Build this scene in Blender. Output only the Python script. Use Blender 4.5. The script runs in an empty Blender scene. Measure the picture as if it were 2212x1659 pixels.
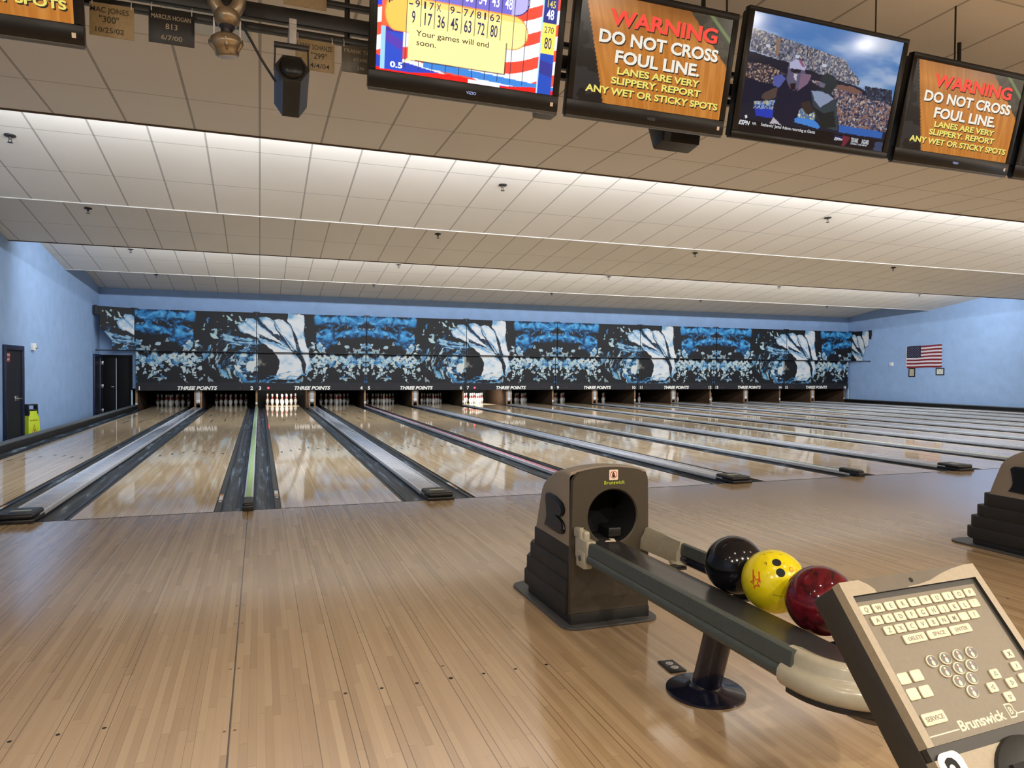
import bpy, bmesh, math, random
import numpy as np
from mathutils import Vector, Matrix

random.seed(7)
SC = bpy.context.scene
COL = SC.collection
PI = math.pi

# ------------------------------------------------------------------ camera
CAM = Vector((0.0942, -6.4488, 1.2096))
YAW, PITCH, ROLL = math.radians(19.6467), math.radians(-1.0599), math.radians(0.4078)
cd = bpy.data.cameras.new('camera')
cd.sensor_fit = 'HORIZONTAL'; cd.sensor_width = 36.0
cd.lens = 1526.96 / 2212 * 36.0
cd.clip_start = 0.05; cd.clip_end = 200
cam = bpy.data.objects.new('camera', cd); COL.objects.link(cam)
_f = Vector((math.sin(YAW) * math.cos(PITCH), math.cos(YAW) * math.cos(PITCH), math.sin(PITCH)))
_r0 = Vector((math.cos(YAW), -math.sin(YAW), 0)); _u0 = _r0.cross(_f)
_r = _r0 * math.cos(ROLL) + _u0 * math.sin(ROLL)
_u = -_r0 * math.sin(ROLL) + _u0 * math.cos(ROLL)
_m = Matrix(((_r.x, _u.x, -_f.x, CAM.x), (_r.y, _u.y, -_f.y, CAM.y), (_r.z, _u.z, -_f.z, CAM.z), (0, 0, 0, 1)))
cam.matrix_world = _m
SC.camera = cam

# ------------------------------------------------------------------ world, exposure, room lights
w = bpy.data.worlds.new('world'); SC.world = w; w.use_nodes = True
w.node_tree.nodes['Background'].inputs[0].default_value = (0.9, 0.8, 0.65, 1)
w.node_tree.nodes['Background'].inputs[1].default_value = 0.02
SC.view_settings.view_transform = 'Standard'
SC.view_settings.look = 'None'
SC.view_settings.exposure = 0.0
SC.view_settings.gamma = 1.0
SC.view_settings.use_curve_mapping = False
SC.cycles.use_denoising = True
SC.cycles.max_bounces = 8
SC.cycles.diffuse_bounces = 5
SC.cycles.sample_clamp_indirect = 6

def area(name, loc, d, sx, sy, energy, color, spread=180, shape='RECTANGLE'):
    l = bpy.data.lights.new(name, 'AREA')
    l.shape = shape; l.size = sx
    if shape == 'RECTANGLE': l.size_y = sy
    l.energy = energy; l.color = color; l.spread = math.radians(spread)
    o = bpy.data.objects.new(name, l); COL.objects.link(o)
    o.location = loc
    o.rotation_euler = Vector(d).to_track_quat('-Z', 'Y').to_euler()
    return o
XL, XR = -4.35, 23.9                      # side walls
LIPS = [1.32, 5.34, 9.28, 13.36, 17.25]   # lower edges of the saw-tooth ceiling
# cove strips hidden behind the first and third ceiling edge
area('cove_light', ((XL + XR) / 2, LIPS[0] + 0.10, 3.80), (0, 1.0, -0.22), XR - XL - 2.6, 0.05, 980, (0.88, 0.93, 1.0))
area('cove_light', ((XL + XR) / 2, LIPS[2] + 0.10, 3.80), (0, 1.0, -0.22), XR - XL - 2.6, 0.05, 980, (0.88, 0.93, 1.0))
# warm concourse downlights behind the camera
for ix in range(13):
    for iy, yy in enumerate((-5.75, -8.2)):
        area('concourse_downlight', (-3.5 + ix * 2.15 + iy * 1.1, yy - 0.25 * (ix % 2), 3.58), (0, 0.0, -1), 0.15, 0.15, (9, 118)[iy], (1.0, 0.90, 0.77), shape='DISK')

# ------------------------------------------------------------------ constants of the lanes
LW, GN, GW = 1.0541, 0.5501, 0.7135
W = 2 * LW + GN + GW                       # pair pitch
BOARD = LW / 39
LANE_END = 19.2
NUM = ' one two three four five six seven eight nine ten eleven twelve thirteen fourteen fifteen sixteen'.split(' ')
def lane_left(n):
    m = (n - 1) // 2
    return GN / 2 + (m - 1) * W + (0 if n % 2 else LW + GW)
def lane_cx(n): return lane_left(n) + LW / 2
def wide_x(m): return GN / 2 + LW + GW / 2 + (m - 1) * W
def narrow_x(m): return (m - 1) * W

# ------------------------------------------------------------------ helpers
def s2l(c):
    return tuple(((v / 255) / 12.92 if v / 255 <= 0.04045 else ((v / 255 + 0.055) / 1.055) ** 2.4) for v in c)
def rgba(c): return (*s2l(c), 1)

class G:
    """small node-graph helper"""
    def __init__(self, name):
        self.m = bpy.data.materials.new(name); self.m.use_nodes = True
        self.t = self.m.node_tree; self.n = self.t.nodes; self.l = self.t.links
        self.b = self.n['Principled BSDF']
    def sock(self, inp, v):
        if isinstance(v, bpy.types.NodeSocket): self.l.new(v, inp)
        else: inp.default_value = v
    def math(self, op, a, b=0.0, c=None):
        n = self.n.new('ShaderNodeMath'); n.operation = op
        self.sock(n.inputs[0], a); self.sock(n.inputs[1], b)
        if c is not None: self.sock(n.inputs[2], c)
        return n.outputs[0]
    def coord(self, kind='Object'):
        return self.n.new('ShaderNodeTexCoord').outputs[kind]
    def sep(self, v):
        n = self.n.new('ShaderNodeSeparateXYZ'); self.l.new(v, n.inputs[0]); return n.outputs
    def comb(self, x, y, z=0.0):
        n = self.n.new('ShaderNodeCombineXYZ')
        for i, v in enumerate((x, y, z)): self.sock(n.inputs[i], v)
        return n.outputs[0]
    def noise(self, vec, scale=5, detail=3, rough=0.5, dist=0.0):
        n = self.n.new('ShaderNodeTexNoise'); self.l.new(vec, n.inputs['Vector'])
        n.inputs['Scale'].default_value = scale; n.inputs['Detail'].default_value = detail
        n.inputs['Roughness'].default_value = rough; n.inputs['Distortion'].default_value = dist
        return n.outputs['Fac']
    def white(self, vec):
        n = self.n.new('ShaderNodeTexWhiteNoise'); n.noise_dimensions = '2D'
        self.l.new(vec, n.inputs['Vector']); return n.outputs['Value']
    def ramp(self, fac, stops):
        n = self.n.new('ShaderNodeValToRGB'); self.sock(n.inputs[0], fac)
        e = n.color_ramp.elements
        while len(e) < len(stops): e.new(0.5)
        for k, (p, c) in enumerate(stops):
            e[k].position = p; e[k].color = c if len(c) == 4 else (*c, 1)
        return n.outputs[0]
    def mix(self, fac, a, b, blend='MIX'):
        n = self.n.new('ShaderNodeMix'); n.data_type = 'RGBA'; n.blend_type = blend
        self.sock(n.inputs[0], fac); self.sock(n.inputs[6], a); self.sock(n.inputs[7], b)
        return n.outputs[2]
    def map(self, v, scale):
        n = self.n.new('ShaderNodeMapping'); self.l.new(v, n.inputs[0]); n.inputs['Scale'].default_value = scale
        return n.outputs[0]
    def bump(self, h, strength=0.2, dist=0.01):
        n = self.n.new('ShaderNodeBump'); self.l.new(h, n.inputs['Height'])
        n.inputs['Strength'].default_value = strength; n.inputs['Distance'].default_value = dist
        self.l.new(n.outputs[0], self.b.inputs['Normal'])
    def set(self, **k):
        names = dict(color='Base Color', rough='Roughness', metal='Metallic', spec='Specular IOR Level', coat='Coat Weight',
                     coatr='Coat Roughness', ecol='Emission Color', estr='Emission Strength', alpha='Alpha', trans='Transmission Weight', ior='IOR')
        for a, v in k.items(): self.sock(self.b.inputs[names[a]], v)
        return self

def plain(name, c, rough=0.5, metal=0.0, var=0.08, scale=30, coat=0.0, spec=0.5, bump=0.0):
    """procedural paint/plastic: a colour with slight mottling"""
    g = G(name); o = g.coord()
    f = g.noise(o, scale, 3, 0.6)
    lo = rgba([max(0, v * (1 - var)) for v in c]); hi = rgba([min(255, v * (1 + var)) for v in c])
    g.set(color=g.ramp(f, [(0.3, lo), (0.7, hi)]), rough=rough, metal=metal, coat=coat, spec=spec)
    if bump: g.bump(f, bump, 0.003)
    return g.m
def emit(name, c, strength, base=(0, 0, 0)):
    g = G(name); g.set(color=rgba(base), ecol=rgba(c), estr=strength, rough=0.4)
    o = g.coord(); f = g.noise(o, 20, 2)
    g.set(rough=g.math('MULTIPLY_ADD', f, 0.05, 0.35))
    return g.m
def vcol(name, rough=0.5, emission=0.0, spec=0.5, coat=0.0):
    g = G(name); a = g.n.new('ShaderNodeVertexColor'); a.layer_name = 'Col'
    if emission:
        g.set(color=(0, 0, 0, 1), ecol=a.outputs[0], estr=emission, rough=rough, spec=spec)
    else:
        g.set(color=a.outputs[0], rough=rough, spec=spec, coat=coat)
    return g.m

# ---- wood
def wood(name, lo, mid, hi, rough, lane=False, coat=0.0, line=0.55, seg=0.75, bumps=0.0):
    g = G(name); x, y, z = g.sep(g.coord())
    if lane:
        xm = g.math('ADD', x, LW / 2)
        rnd = g.n.new('ShaderNodeObjectInfo').outputs['Random']
    else:
        xm = g.math('ADD', x, 40 * W - GN / 2)
        rnd = 0.0
    xb = g.math('DIVIDE', xm, BOARD)
    idn = g.math('FLOOR', xb); fr = g.math('FRACT', xb)
    idr = g.math('ADD', idn, g.math('MULTIPLY', rnd, 977.0)) if lane else idn
    off = g.white(g.comb(idr, 3.3))
    yy = g.math('ADD', g.math('DIVIDE', y, seg), g.math('MULTIPLY', off, 13.0))
    sid = g.math('FLOOR', yy)
    v = g.white(g.comb(idr, sid))
    v2 = g.white(g.comb(idr, 9.1))
    grain = g.noise(g.comb(g.math('MULTIPLY', x, 55.0), g.math('MULTIPLY', y, 2.2), sid), 1.0, 5, 0.65)
    blotch = g.noise(g.comb(x, y, 0.0), 1.3, 3, 0.5)
    t = g.math('ADD', g.math('MULTIPLY', v, 0.42), g.math('MULTIPLY', v2, 0.22))
    t = g.math('ADD', t, g.math('MULTIPLY', grain, 0.34))
    t = g.math('ADD', t, g.math('MULTIPLY_ADD', blotch, 0.16, -0.08))
    c = g.ramp(t, [(0.08, rgba(lo)), (0.5, rgba(mid)), (0.92, rgba(hi))])
    # seams between boards: mostly faint, some dark
    e = g.math('LESS_THAN', fr, 0.075 if lane else 0.045)
    k = g.math('POWER', g.white(g.comb(idr, 5.7)), 3.0)
    dark = g.math('MULTIPLY', e, g.math('MULTIPLY_ADD', k, 0.45 if lane else 0.55, 0.20 if lane else 0.10))
    if lane:
        five = g.math('LESS_THAN', g.math('MODULO', idn, 5.0), 0.5)
        dark = g.math('MAXIMUM', dark, g.math('MULTIPLY', g.math('MULTIPLY', e, five), line))
    else:
        # the two boards edges beside every dot board of each lane
        def five(shift):
            u = g.math('SUBTRACT', g.math('MODULO', xm, W), shift)
            ub = g.math('DIVIDE', u, BOARD); ui = g.math('FLOOR', ub); uf = g.math('FRACT', ub)
            m5 = g.math('MODULO', g.math('ADD', ui, 0.5), 5.0)
            inside = g.math('MULTIPLY', g.math('GREATER_THAN', ub, 0.0), g.math('LESS_THAN', ub, 38.9))
            sel = g.math('MULTIPLY', g.math('LESS_THAN', uf, 0.085),
                         g.math('ADD', g.math('COMPARE', m5, 4.5, 0.1), g.math('COMPARE', m5, 0.5, 0.1)))
            return g.math('MULTIPLY', sel, inside)
        f = g.math('MAXIMUM', five(0.0), five(LW + GW))
        dark = g.math('MAXIMUM', dark, g.math('MULTIPLY', f, line))
        # the joint between two sections of the approach
        j = g.math('PINGPONG', g.math('ADD', x, 40 * W), W / 2)
        dark = g.math('MAXIMUM', dark, g.math('MULTIPLY', g.math('LESS_THAN', j, 0.0028), 0.93))
    endj = g.math('LESS_THAN', g.math('FRACT', yy), 0.004)
    dark = g.math('MAXIMUM', dark, g.math('MULTIPLY', endj, 0.25))
    c = g.mix(dark, c, rgba((38, 24, 14)))
    g.set(color=c, rough=rough, coat=coat, coatr=rough * 0.6, spec=0.5)
    if bumps: g.bump(grain, bumps, 0.001)
    return g.m

def tilemat(name, c, y0, dy, line=0.42):
    """suspended-ceiling tiles 2 x 4 ft"""
    g = G(name); x, y, z = g.sep(g.coord())
    fx = g.math('PINGPONG', g.math('ADD', g.math('SUBTRACT', x, 0.0945), 61.0 * 0.6096 * 0 + 60.96), 0.6096 / 2)
    fy = g.math('PINGPONG', g.math('ADD', g.math('SUBTRACT', y, y0), dy * 40), dy / 2)
    lx = g.math('LESS_THAN', fx, 0.011); ly = g.math('LESS_THAN', fy, 0.008)
    sp = g.noise(g.coord(), 220, 2, 0.7); bl = g.noise(g.coord(), 0.8, 2)
    t = g.math('ADD', g.math('MULTIPLY', sp, 0.6), g.math('MULTIPLY', bl, 0.4))
    base = g.ramp(t, [(0.25, rgba([v * 0.95 for v in c])), (0.75, rgba([min(255, v * 1.03) for v in c]))])
    m = g.mix(g.math('MULTIPLY', lx, line * 1.3), base, rgba((95, 92, 88)))
    m = g.mix(g.math('MULTIPLY', ly, line), m, rgba((95, 90, 82)))
    g.set(color=m, rough=0.85, spec=0.2)
    g.bump(sp, 0.15, 0.002)
    return g.m

M = {}
M['approach'] = wood('approach_maple', (158, 131, 97), (180, 153, 118), (196, 171, 136), 0.165, line=0.72, coat=0.6)
M['lane'] = wood('lane_maple', (196, 168, 130), (216, 192, 156), (230, 211, 178), 0.05, lane=True, line=0.5, seg=1.1)
M['tile'] = tilemat('ceiling_tile', (214, 209, 200), -0.75, 1.22)
M['wall'] = plain('blue_wall_paint', (146, 174, 212), 0.75, var=0.03, scale=3, spec=0.25)
M['wallrear'] = plain('tan_wall_paint', (150, 128, 100), 0.8, var=0.04, scale=3)
M['navy'] = plain('navy_paint', (20, 27, 58), 0.45, var=0.08, scale=6)
M['navydoor'] = plain('navy_door_paint', (10, 14, 30), 0.65, var=0.12, scale=60)
M['blackpaint'] = plain('black_paint', (14, 14, 17), 0.55, var=0.1)
M['doorblack'] = plain('black_door_paint', (5, 5, 8), 0.7, var=0.1, spec=0.2)
M['pitblack'] = plain('pit_black', (9, 9, 10), 0.8, var=0.2)
M['blackplastic'] = plain('black_plastic', (20, 20, 21), 0.38, var=0.1)
M['blackgloss'] = plain('gloss_black_plastic', (9, 9, 11), 0.3, var=0.1, spec=0.35)
M['whitepaint'] = plain('white_plastic', (222, 222, 220), 0.45, var=0.03)
M['trimwhite'] = plain('white_lip_trim', (206, 202, 196), 0.6, var=0.02)
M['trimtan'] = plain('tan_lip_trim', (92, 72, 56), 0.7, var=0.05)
M['steel'] = plain('brushed_steel', (190, 190, 188), 0.3, 1.0, var=0.05)
M['aluminium'] = plain('aluminium_edge', (204, 208, 216), 0.38, 0.25, var=0.05)
M['capsheet'] = plain('grey_laminate', (172, 180, 196), 0.22, 0.0, var=0.06, scale=8, coat=0.5)
M['green'] = plain('pale_green_strip', (150, 190, 130), 0.3, var=0.04)
M['pink'] = plain('pink_strip', (196, 118, 146), 0.3, var=0.04)
M['paleblue'] = plain('pale_blue_strip', (170, 195, 205), 0.3, var=0.04)
M['palegreen'] = plain('soft_green_strip', (190, 205, 180), 0.3, var=0.04)
M['curbgrey'] = plain('grey_curb', (92, 97, 100), 0.5, var=0.1)
M['postwood'] = plain('kickback_wood_shaded', (58, 41, 26), 0.6, var=0.18, scale=14)  # side boards: gloom of the unlit pits put into the wood colour
M['greyplate'] = plain('grey_post_plate', (168, 168, 168), 0.4, var=0.05)
M['paleplate'] = plain('white_post_plate', (205, 205, 203), 0.4, var=0.04)
M['markdark'] = plain('dark_inlay', (38, 26, 20), 0.3, var=0.1)
M['markbrown'] = plain('brown_inlay', (104, 72, 45), 0.3, var=0.1)
M['pinwhite'] = plain('pin_white', (226, 224, 218), 0.28, var=0.03, coat=0.4)
M['pinred'] = plain('pin_red', (178, 40, 34), 0.3, var=0.05)
M['letter'] = plain('white_lettering', (226, 224, 214), 0.5, var=0.02)
M['redlamp'] = emit('red_indicator_lit', (255, 34, 50), 14.0)
M['lampoff'] = plain('indicator_unlit', (92, 44, 42), 0.3, var=0.1)
M['sheetline'] = plain('seam_black', (6, 6, 8), 0.5, var=0.1)

def gutter_mat():
    g = G('gutter_marbled'); x, y, z = g.sep(g.coord())
    v = g.comb(g.math('MULTIPLY', x, 26.0), g.math('MULTIPLY', y, 1.6), z)
    n = g.noise(v, 1.0, 4, 0.6, 0.6)
    n2 = g.noise(g.comb(g.math('MULTIPLY', x, 12.0), g.math('MULTIPLY', y, 0.8)), 1.0, 3)
    c = g.ramp(n, [(0.36, rgba((15, 16, 19))), (0.48, rgba((28, 33, 40))), (0.58, rgba((58, 72, 88))), (0.70, rgba((134, 152, 164)))])
    c = g.mix(g.math('MULTIPLY', n2, 1.75), rgba((20, 22, 25)), c)
    g.set(color=c, rough=0.34, spec=0.35)
    return g.m
M['gutter'] = gutter_mat()

class MB:
    """collects shapes for ONE mesh object (world coordinates)"""
    def __init__(self): self.v = []; self.f = []; self.mi = []
    def add(self, vs, fs, mi=0):
        b = len(self.v); self.v += [tuple(p) for p in vs]
        self.f += [tuple(b + i for i in f) for f in fs]; self.mi += [mi] * len(fs)
        return self
    def frombm(self, bm, mi=0):
        bm.verts.ensure_lookup_table()
        idx = {v: i for i, v in enumerate(bm.verts)}
        self.add([v.co for v in bm.verts], [[idx[v] for v in f.verts] for f in bm.faces], mi); bm.free()
        return self
    def box(self, lo, hi, bev=0.0, mi=0, seg=2, mat=None):
        bm = bmesh.new(); bmesh.ops.create_cube(bm, size=1)
        for v in bm.verts: v.co = Vector([lo[i] + (v.co[i] + 0.5) * (hi[i] - lo[i]) for i in range(3)])
        if bev: bmesh.ops.bevel(bm, geom=list(bm.edges), offset=bev, segments=seg, affect='EDGES', profile=0.5)
        if mat is not None: bm.transform(mat)
        return self.frombm(bm, mi)
    def prism(self, poly, ax, a0, a1, mi=0, bev=0.0, mat=None):
        """poly: 2D points; ax: axis it is extruded along ('x': pts are (y,z); 'y': (x,z); 'z': (x,y))"""
        def p3(p, a): return {'x': (a, p[0], p[1]), 'y': (p[0], a, p[1]), 'z': (p[0], p[1], a)}[ax]
        bm = bmesh.new()
        A = [bm.verts.new(p3(p, a0)) for p in poly]; B = [bm.verts.new(p3(p, a1)) for p in poly]
        n = len(poly)
        bm.faces.new(A); bm.faces.new(B[::-1])
        for i in range(n): bm.faces.new((A[i], B[i], B[(i + 1) % n], A[(i + 1) % n]))
        bmesh.ops.recalc_face_normals(bm, faces=bm.faces)
        if bev:
            es = [e for e in bm.edges if (e.verts[0] in A) == (e.verts[1] in A)]
            bmesh.ops.bevel(bm, geom=es, offset=bev, segments=2, affect='EDGES', profile=0.5)
        if mat is not None: bm.transform(mat)
        return self.frombm(bm, mi)
    def tube(self, pts, r, n=10, mi=0, cap=True, r2=None):
        pts = [Vector(p) for p in pts]; k = len(pts)
        rs = r if isinstance(r, (list, tuple)) else [r] * k
        prev = None; rings = []
        for i, p in enumerate(pts):
            t = (pts[min(i + 1, k - 1)] - pts[max(i - 1, 0)]).normalized()
            if prev is None:
                a = t.orthogonal().normalized()
            else:
                a = (prev - t * prev.dot(t)).normalized()
            prev = a; b = t.cross(a)
            rings.append([p + (a * math.cos(2 * PI * j / n) + b * math.sin(2 * PI * j / n)) * rs[i] for j in range(n)])
        vs = [q for ring in rings for q in ring]; fs = []
        for i in range(k - 1):
            for j in range(n):
                fs.append((i * n + j, i * n + (j + 1) % n, (i + 1) * n + (j + 1) % n, (i + 1) * n + j))
        if cap: fs += [tuple(range(n))[::-1], tuple((k - 1) * n + j for j in range(n))]
        return self.add(vs, fs, mi)
    def lathe(self, prof, c=(0, 0, 0), n=24, mi=0, mat=None, mis=None):
        """prof: (r, z) from bottom to top"""
        vs = []; fs = []; ms = []
        k = len(prof)
        for r, z in prof:
            for j in range(n):
                p = Vector((r * math.cos(2 * PI * j / n), r * math.sin(2 * PI * j / n), z))
                if mat is not None: p = mat @ p
                vs.append((p.x + c[0], p.y + c[1], p.z + c[2]))
        for i in range(k - 1):
            for j in range(n):
                fs.append((i * n + j, i * n + (j + 1) % n, (i + 1) * n + (j + 1) % n, (i + 1) * n + j))
                ms.append(mis[i] if mis else mi)
        fs += [tuple(range(n))[::-1], tuple((k - 1) * n + j for j in range(n))]; ms += [ms[0], ms[-1]]
        b = len(self.v); self.v += vs; self.f += [tuple(b + i for i in f) for f in fs]; self.mi += ms
        return self
    def sphere(self, c, r, n=24, m=14, mi=0, scale=(1, 1, 1)):
        bm = bmesh.new(); bmesh.ops.create_uvsphere(bm, u_segments=n, v_segments=m, radius=r)
        for v in bm.verts: v.co = Vector((v.co.x * scale[0] + c[0], v.co.y * scale[1] + c[1], v.co.z * scale[2] + c[2]))
        return self.frombm(bm, mi)
    def poly(self, pts, mi=0):
        return self.add(pts, [tuple(range(len(pts)))], mi)
    def text(self, s, o, xd, yd, h, mi=0, bold=0.0, shear=0.0, sx=1.0, align='CENTER', sp=1.0):
        """flat lettering; o is the baseline point, h the cap height"""
        xd = Vector(xd).normalized(); yd = Vector(yd).normalized(); o = Vector(o)
        vs, fs = text_geo(s, bold, shear, align, sp)
        k = h / 0.70
        return self.add([o + xd * (x * k * sx) + yd * (y * k) for x, y in vs], fs, mi)
    def build(self, name, mats, parent=None, smooth=35, origin=None):
        if not isinstance(mats, (list, tuple)): mats = [mats]
        org = Vector(origin) if origin is not None else (ORG[parent.name] if parent is not None else Vector((0, 0, 0)))
        me = bpy.data.meshes.new(name)
        me.from_pydata([(p[0] - org.x, p[1] - org.y, p[2] - org.z) for p in self.v], [], self.f)
        for m in mats: me.materials.append(M[m] if isinstance(m, str) else m)
        if len(mats) > 1: me.polygons.foreach_set('material_index', self.mi)
        me.update()
        if smooth:
            me.polygons.foreach_set('use_smooth', [True] * len(me.polygons))
            me.set_sharp_from_angle(angle=math.radians(smooth))
        o = bpy.data.objects.new(name, me); COL.objects.link(o)
        if parent is not None:
            o.parent = parent
        else:
            o.location = org
        ORG[o.name] = org
        return o
ORG = {}
_TC = {}
def text_geo(s, bold, shear, align, sp):
    key = (s, bold, shear, align, sp)
    if key in _TC: return _TC[key]
    cu = bpy.data.curves.new('txt', 'FONT'); cu.body = s; cu.size = 1.0
    cu.align_x = align; cu.offset = bold; cu.shear = shear; cu.resolution_u = 3; cu.space_character = sp
    cu.dimensions = '2D'; cu.fill_mode = 'BOTH'
    ob = bpy.data.objects.new('txt', cu); COL.objects.link(ob)
    bpy.context.view_layer.update()
    dg = bpy.context.evaluated_depsgraph_get()
    me = bpy.data.meshes.new_from_object(ob.evaluated_get(dg))
    vs = [(v.co.x, v.co.y) for v in me.vertices]; fs = [tuple(p.vertices) for p in me.polygons]
    bpy.data.objects.remove(ob); bpy.data.curves.remove(cu); bpy.data.meshes.remove(me)
    _TC[key] = (vs, fs)
    return vs, fs

def thing(name, label, cat, loc, group=None):
    o = bpy.data.objects.new(name, None); COL.objects.link(o); o.empty_display_size = 0.1
    o.location = loc; ORG[o.name] = Vector(loc)
    o['label'] = label; o['category'] = cat
    if group: o['group'] = group
    return o
def tag(o, label, cat, group=None):
    o['label'] = label; o['category'] = cat
    if group: o['group'] = group
    return o
def struct(o): o['kind'] = 'structure'; return o
def dup(root, loc, label=None, skip=()):
    r = root.copy(); COL.objects.link(r); r.location = loc
    if label: r['label'] = label
    for ch in list(root.children):
        if ch.name.split('.')[0] in skip: continue
        c = ch.copy(); COL.objects.link(c); c.parent = r
        for gch in list(ch.children):
            d = gch.copy(); COL.objects.link(d); d.parent = c
    return r
def gridmesh(name, o, xd, yd, wdt, hgt, nx, ny, cols, mat, parent=None, origin=None):
    """flat sheet with a printed picture: o top-left corner, xd right, yd down; cols (ny,nx,3) linear, one colour per vertex"""
    o = Vector(o); xd = Vector(xd).normalized(); yd = Vector(yd).normalized()
    org = Vector(origin) if origin is not None else (ORG[parent.name] if parent is not None else Vector((0, 0, 0)))
    u = np.linspace(0, wdt, nx); v = np.linspace(0, hgt, ny)
    UU, VV = np.meshgrid(u, v)
    P = (np.array(o - org)[None, None] + UU[..., None] * np.array(xd) + VV[..., None] * np.array(yd)).reshape(-1, 3)
    me = bpy.data.meshes.new(name)
    i = np.arange(nx * ny).reshape(ny, nx)
    F = np.stack([i[1:, :-1], i[1:, 1:], i[:-1, 1:], i[:-1, :-1]], -1).reshape(-1, 4)
    me.vertices.add(len(P)); me.vertices.foreach_set('co', P.astype(np.float32).ravel())
    me.loops.add(F.size); me.loops.foreach_set('vertex_index', F.astype(np.int32).ravel())
    me.polygons.add(len(F)); me.polygons.foreach_set('loop_start', (np.arange(len(F)) * 4).astype(np.int32))
    me.update(calc_edges=True); me.validate()
    a = me.color_attributes.new('Col', 'FLOAT_COLOR', 'POINT')
    c4 = np.concatenate([cols.reshape(-1, 3), np.ones((nx * ny, 1))], 1).astype(np.float32)
    a.data.foreach_set('color', c4.ravel())
    me.materials.append(mat)
    ob = bpy.data.objects.new(name, me); COL.objects.link(ob)
    if parent is not None: ob.parent = parent
    else: ob.location = org
    ORG[ob.name] = org
    return ob

# ---- numpy picture helpers
def lin(c):
    c = np.asarray(c, float) / 255
    return np.where(c <= 0.04045, c / 12.92, ((c + 0.055) / 1.055) ** 2.4)
def vnoise(x, y, seed=0):
    xi = np.floor(x).astype(np.int64); yi = np.floor(y).astype(np.int64); xf = x - xi; yf = y - yi
    def h(a, b):
        n = (a * 374761393 + b * 668265263 + seed * 974634777) & 0xffffffff
        n = ((n ^ (n >> 13)) * 1274126177) & 0xffffffff
        return ((n ^ (n >> 16)) & 0xffff) / 65535.0
    sx = xf * xf * (3 - 2 * xf); sy = yf * yf * (3 - 2 * yf)
    return (h(xi, yi) * (1 - sx) + h(xi + 1, yi) * sx) * (1 - sy) + (h(xi, yi + 1) * (1 - sx) + h(xi + 1, yi + 1) * sx) * sy
def fbm(x, y, seed=0, o=4):
    t = 0; a = 0.5; n = 0
    for k in range(o):
        t = t + a * vnoise(x * 2 ** k, y * 2 ** k, seed + k * 17); n += a; a *= 0.5
    return t / n
def inpoly(X, Y, pts):
    r = np.zeros(X.shape, bool); n = len(pts)
    for i in range(n):
        x1, y1 = pts[i]; x2, y2 = pts[(i + 1) % n]
        c = ((y1 > Y) != (y2 > Y)) & (X < (x2 - x1) * (Y - y1) / ((y2 - y1) if y2 != y1 else 1e-9) + x1)
        r ^= c
    return r
def paint(img, mask, c, a=1.0):
    m = (mask * a)[..., None] if mask.dtype != bool else (mask.astype(float) * a)[..., None]
    img[:] = img * (1 - m) + lin(c) * m

# ================================================================== the room shell
YB = 17.25; YR = -12.5
XR = 23.82
b = MB()
b.box((XL, YR, -0.45), (XR, 0.0, 0.0), mi=0)
b.box((XL, 0.0, -0.45), (XR, 20.0, -0.40), mi=1)
b.box((-3.33, -0.012, 0.0), (XR - 0.3, 0.002, 0.0012), mi=2)
def disc(mb, x, y, r, z=0.0008, mi=2, n=14):
    mb.poly([(x + r * math.cos(2 * PI * k / n), y + r * math.sin(2 * PI * k / n), z) for k in range(n)], mi)
for n in range(1, 11):
    for k in range(7):
        if lane_left(n) < 9:
            disc(b, lane_left(n) + (4.5 + 5 * k) * BOARD, -3.775, 0.0095 if k == 3 else 0.007)
for m in range(-0, 5):
    for y in (-1.8, -2.07, -2.33, -2.6, -2.87, -3.41, -3.93, -4.5):
        for sx in (-0.016, 0.016):
            disc(b, narrow_x(m) + sx, y, 0.005, mi=3)
disc(b, 0.81, -2.04, 0.007, mi=3); disc(b, 0.80, -3.65, 0.007, mi=3)
struct(b.build('floor', ['approach', 'blackpaint', 'seamline' if 'seamline' in M else 'sheetline', 'markbrown']))

# saw-tooth suspended ceiling
TOP = 4.17
segs = [((YR, 3.6), (LIPS[0], 3.6), -0.75)]
for i in range(4):
    segs.append(((LIPS[i], TOP), (LIPS[i + 1], 3.6 if i < 3 else 3.585), [4.22, 8.14, 12.14, 16.42][i]))
b = MB(); mats = []
tint = [(196, 184, 166), (222, 218, 210), (206, 198, 184), (214, 210, 202), (206, 200, 190)]
for i, (a, c, y0) in enumerate(segs):
    mats.append(tilemat('ceiling_tile', tint[1], y0, 1.19 if i else 1.22))
    b.add([(XL, a[0], a[1]), (XR, a[0], a[1]), (XR, c[0], c[1]), (XL, c[0], c[1])], [(0, 1, 2, 3)], i)
    if i < 4:
        b.add([(XL, c[0], c[1]), (XR, c[0], c[1]), (XR, c[0], TOP), (XL, c[0], TOP)], [(0, 1, 2, 3)], 5)
b.add([(XL, YR, 4.5), (XR, YR, 4.5), (XR, YB + .2, 4.5), (XL, YB + .2, 4.5)], [(0, 1, 2, 3)], 5)
struct(b.build('ceiling', mats + ['trimwhite'], smooth=0))
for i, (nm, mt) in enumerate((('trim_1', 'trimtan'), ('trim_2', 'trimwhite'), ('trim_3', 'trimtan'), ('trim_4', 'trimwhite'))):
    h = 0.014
    struct(MB().box((XL, LIPS[i] - 0.012, 3.6 - h), (XR, LIPS[i] + 0.012, 3.602), 0.003).build(nm, mt))

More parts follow.
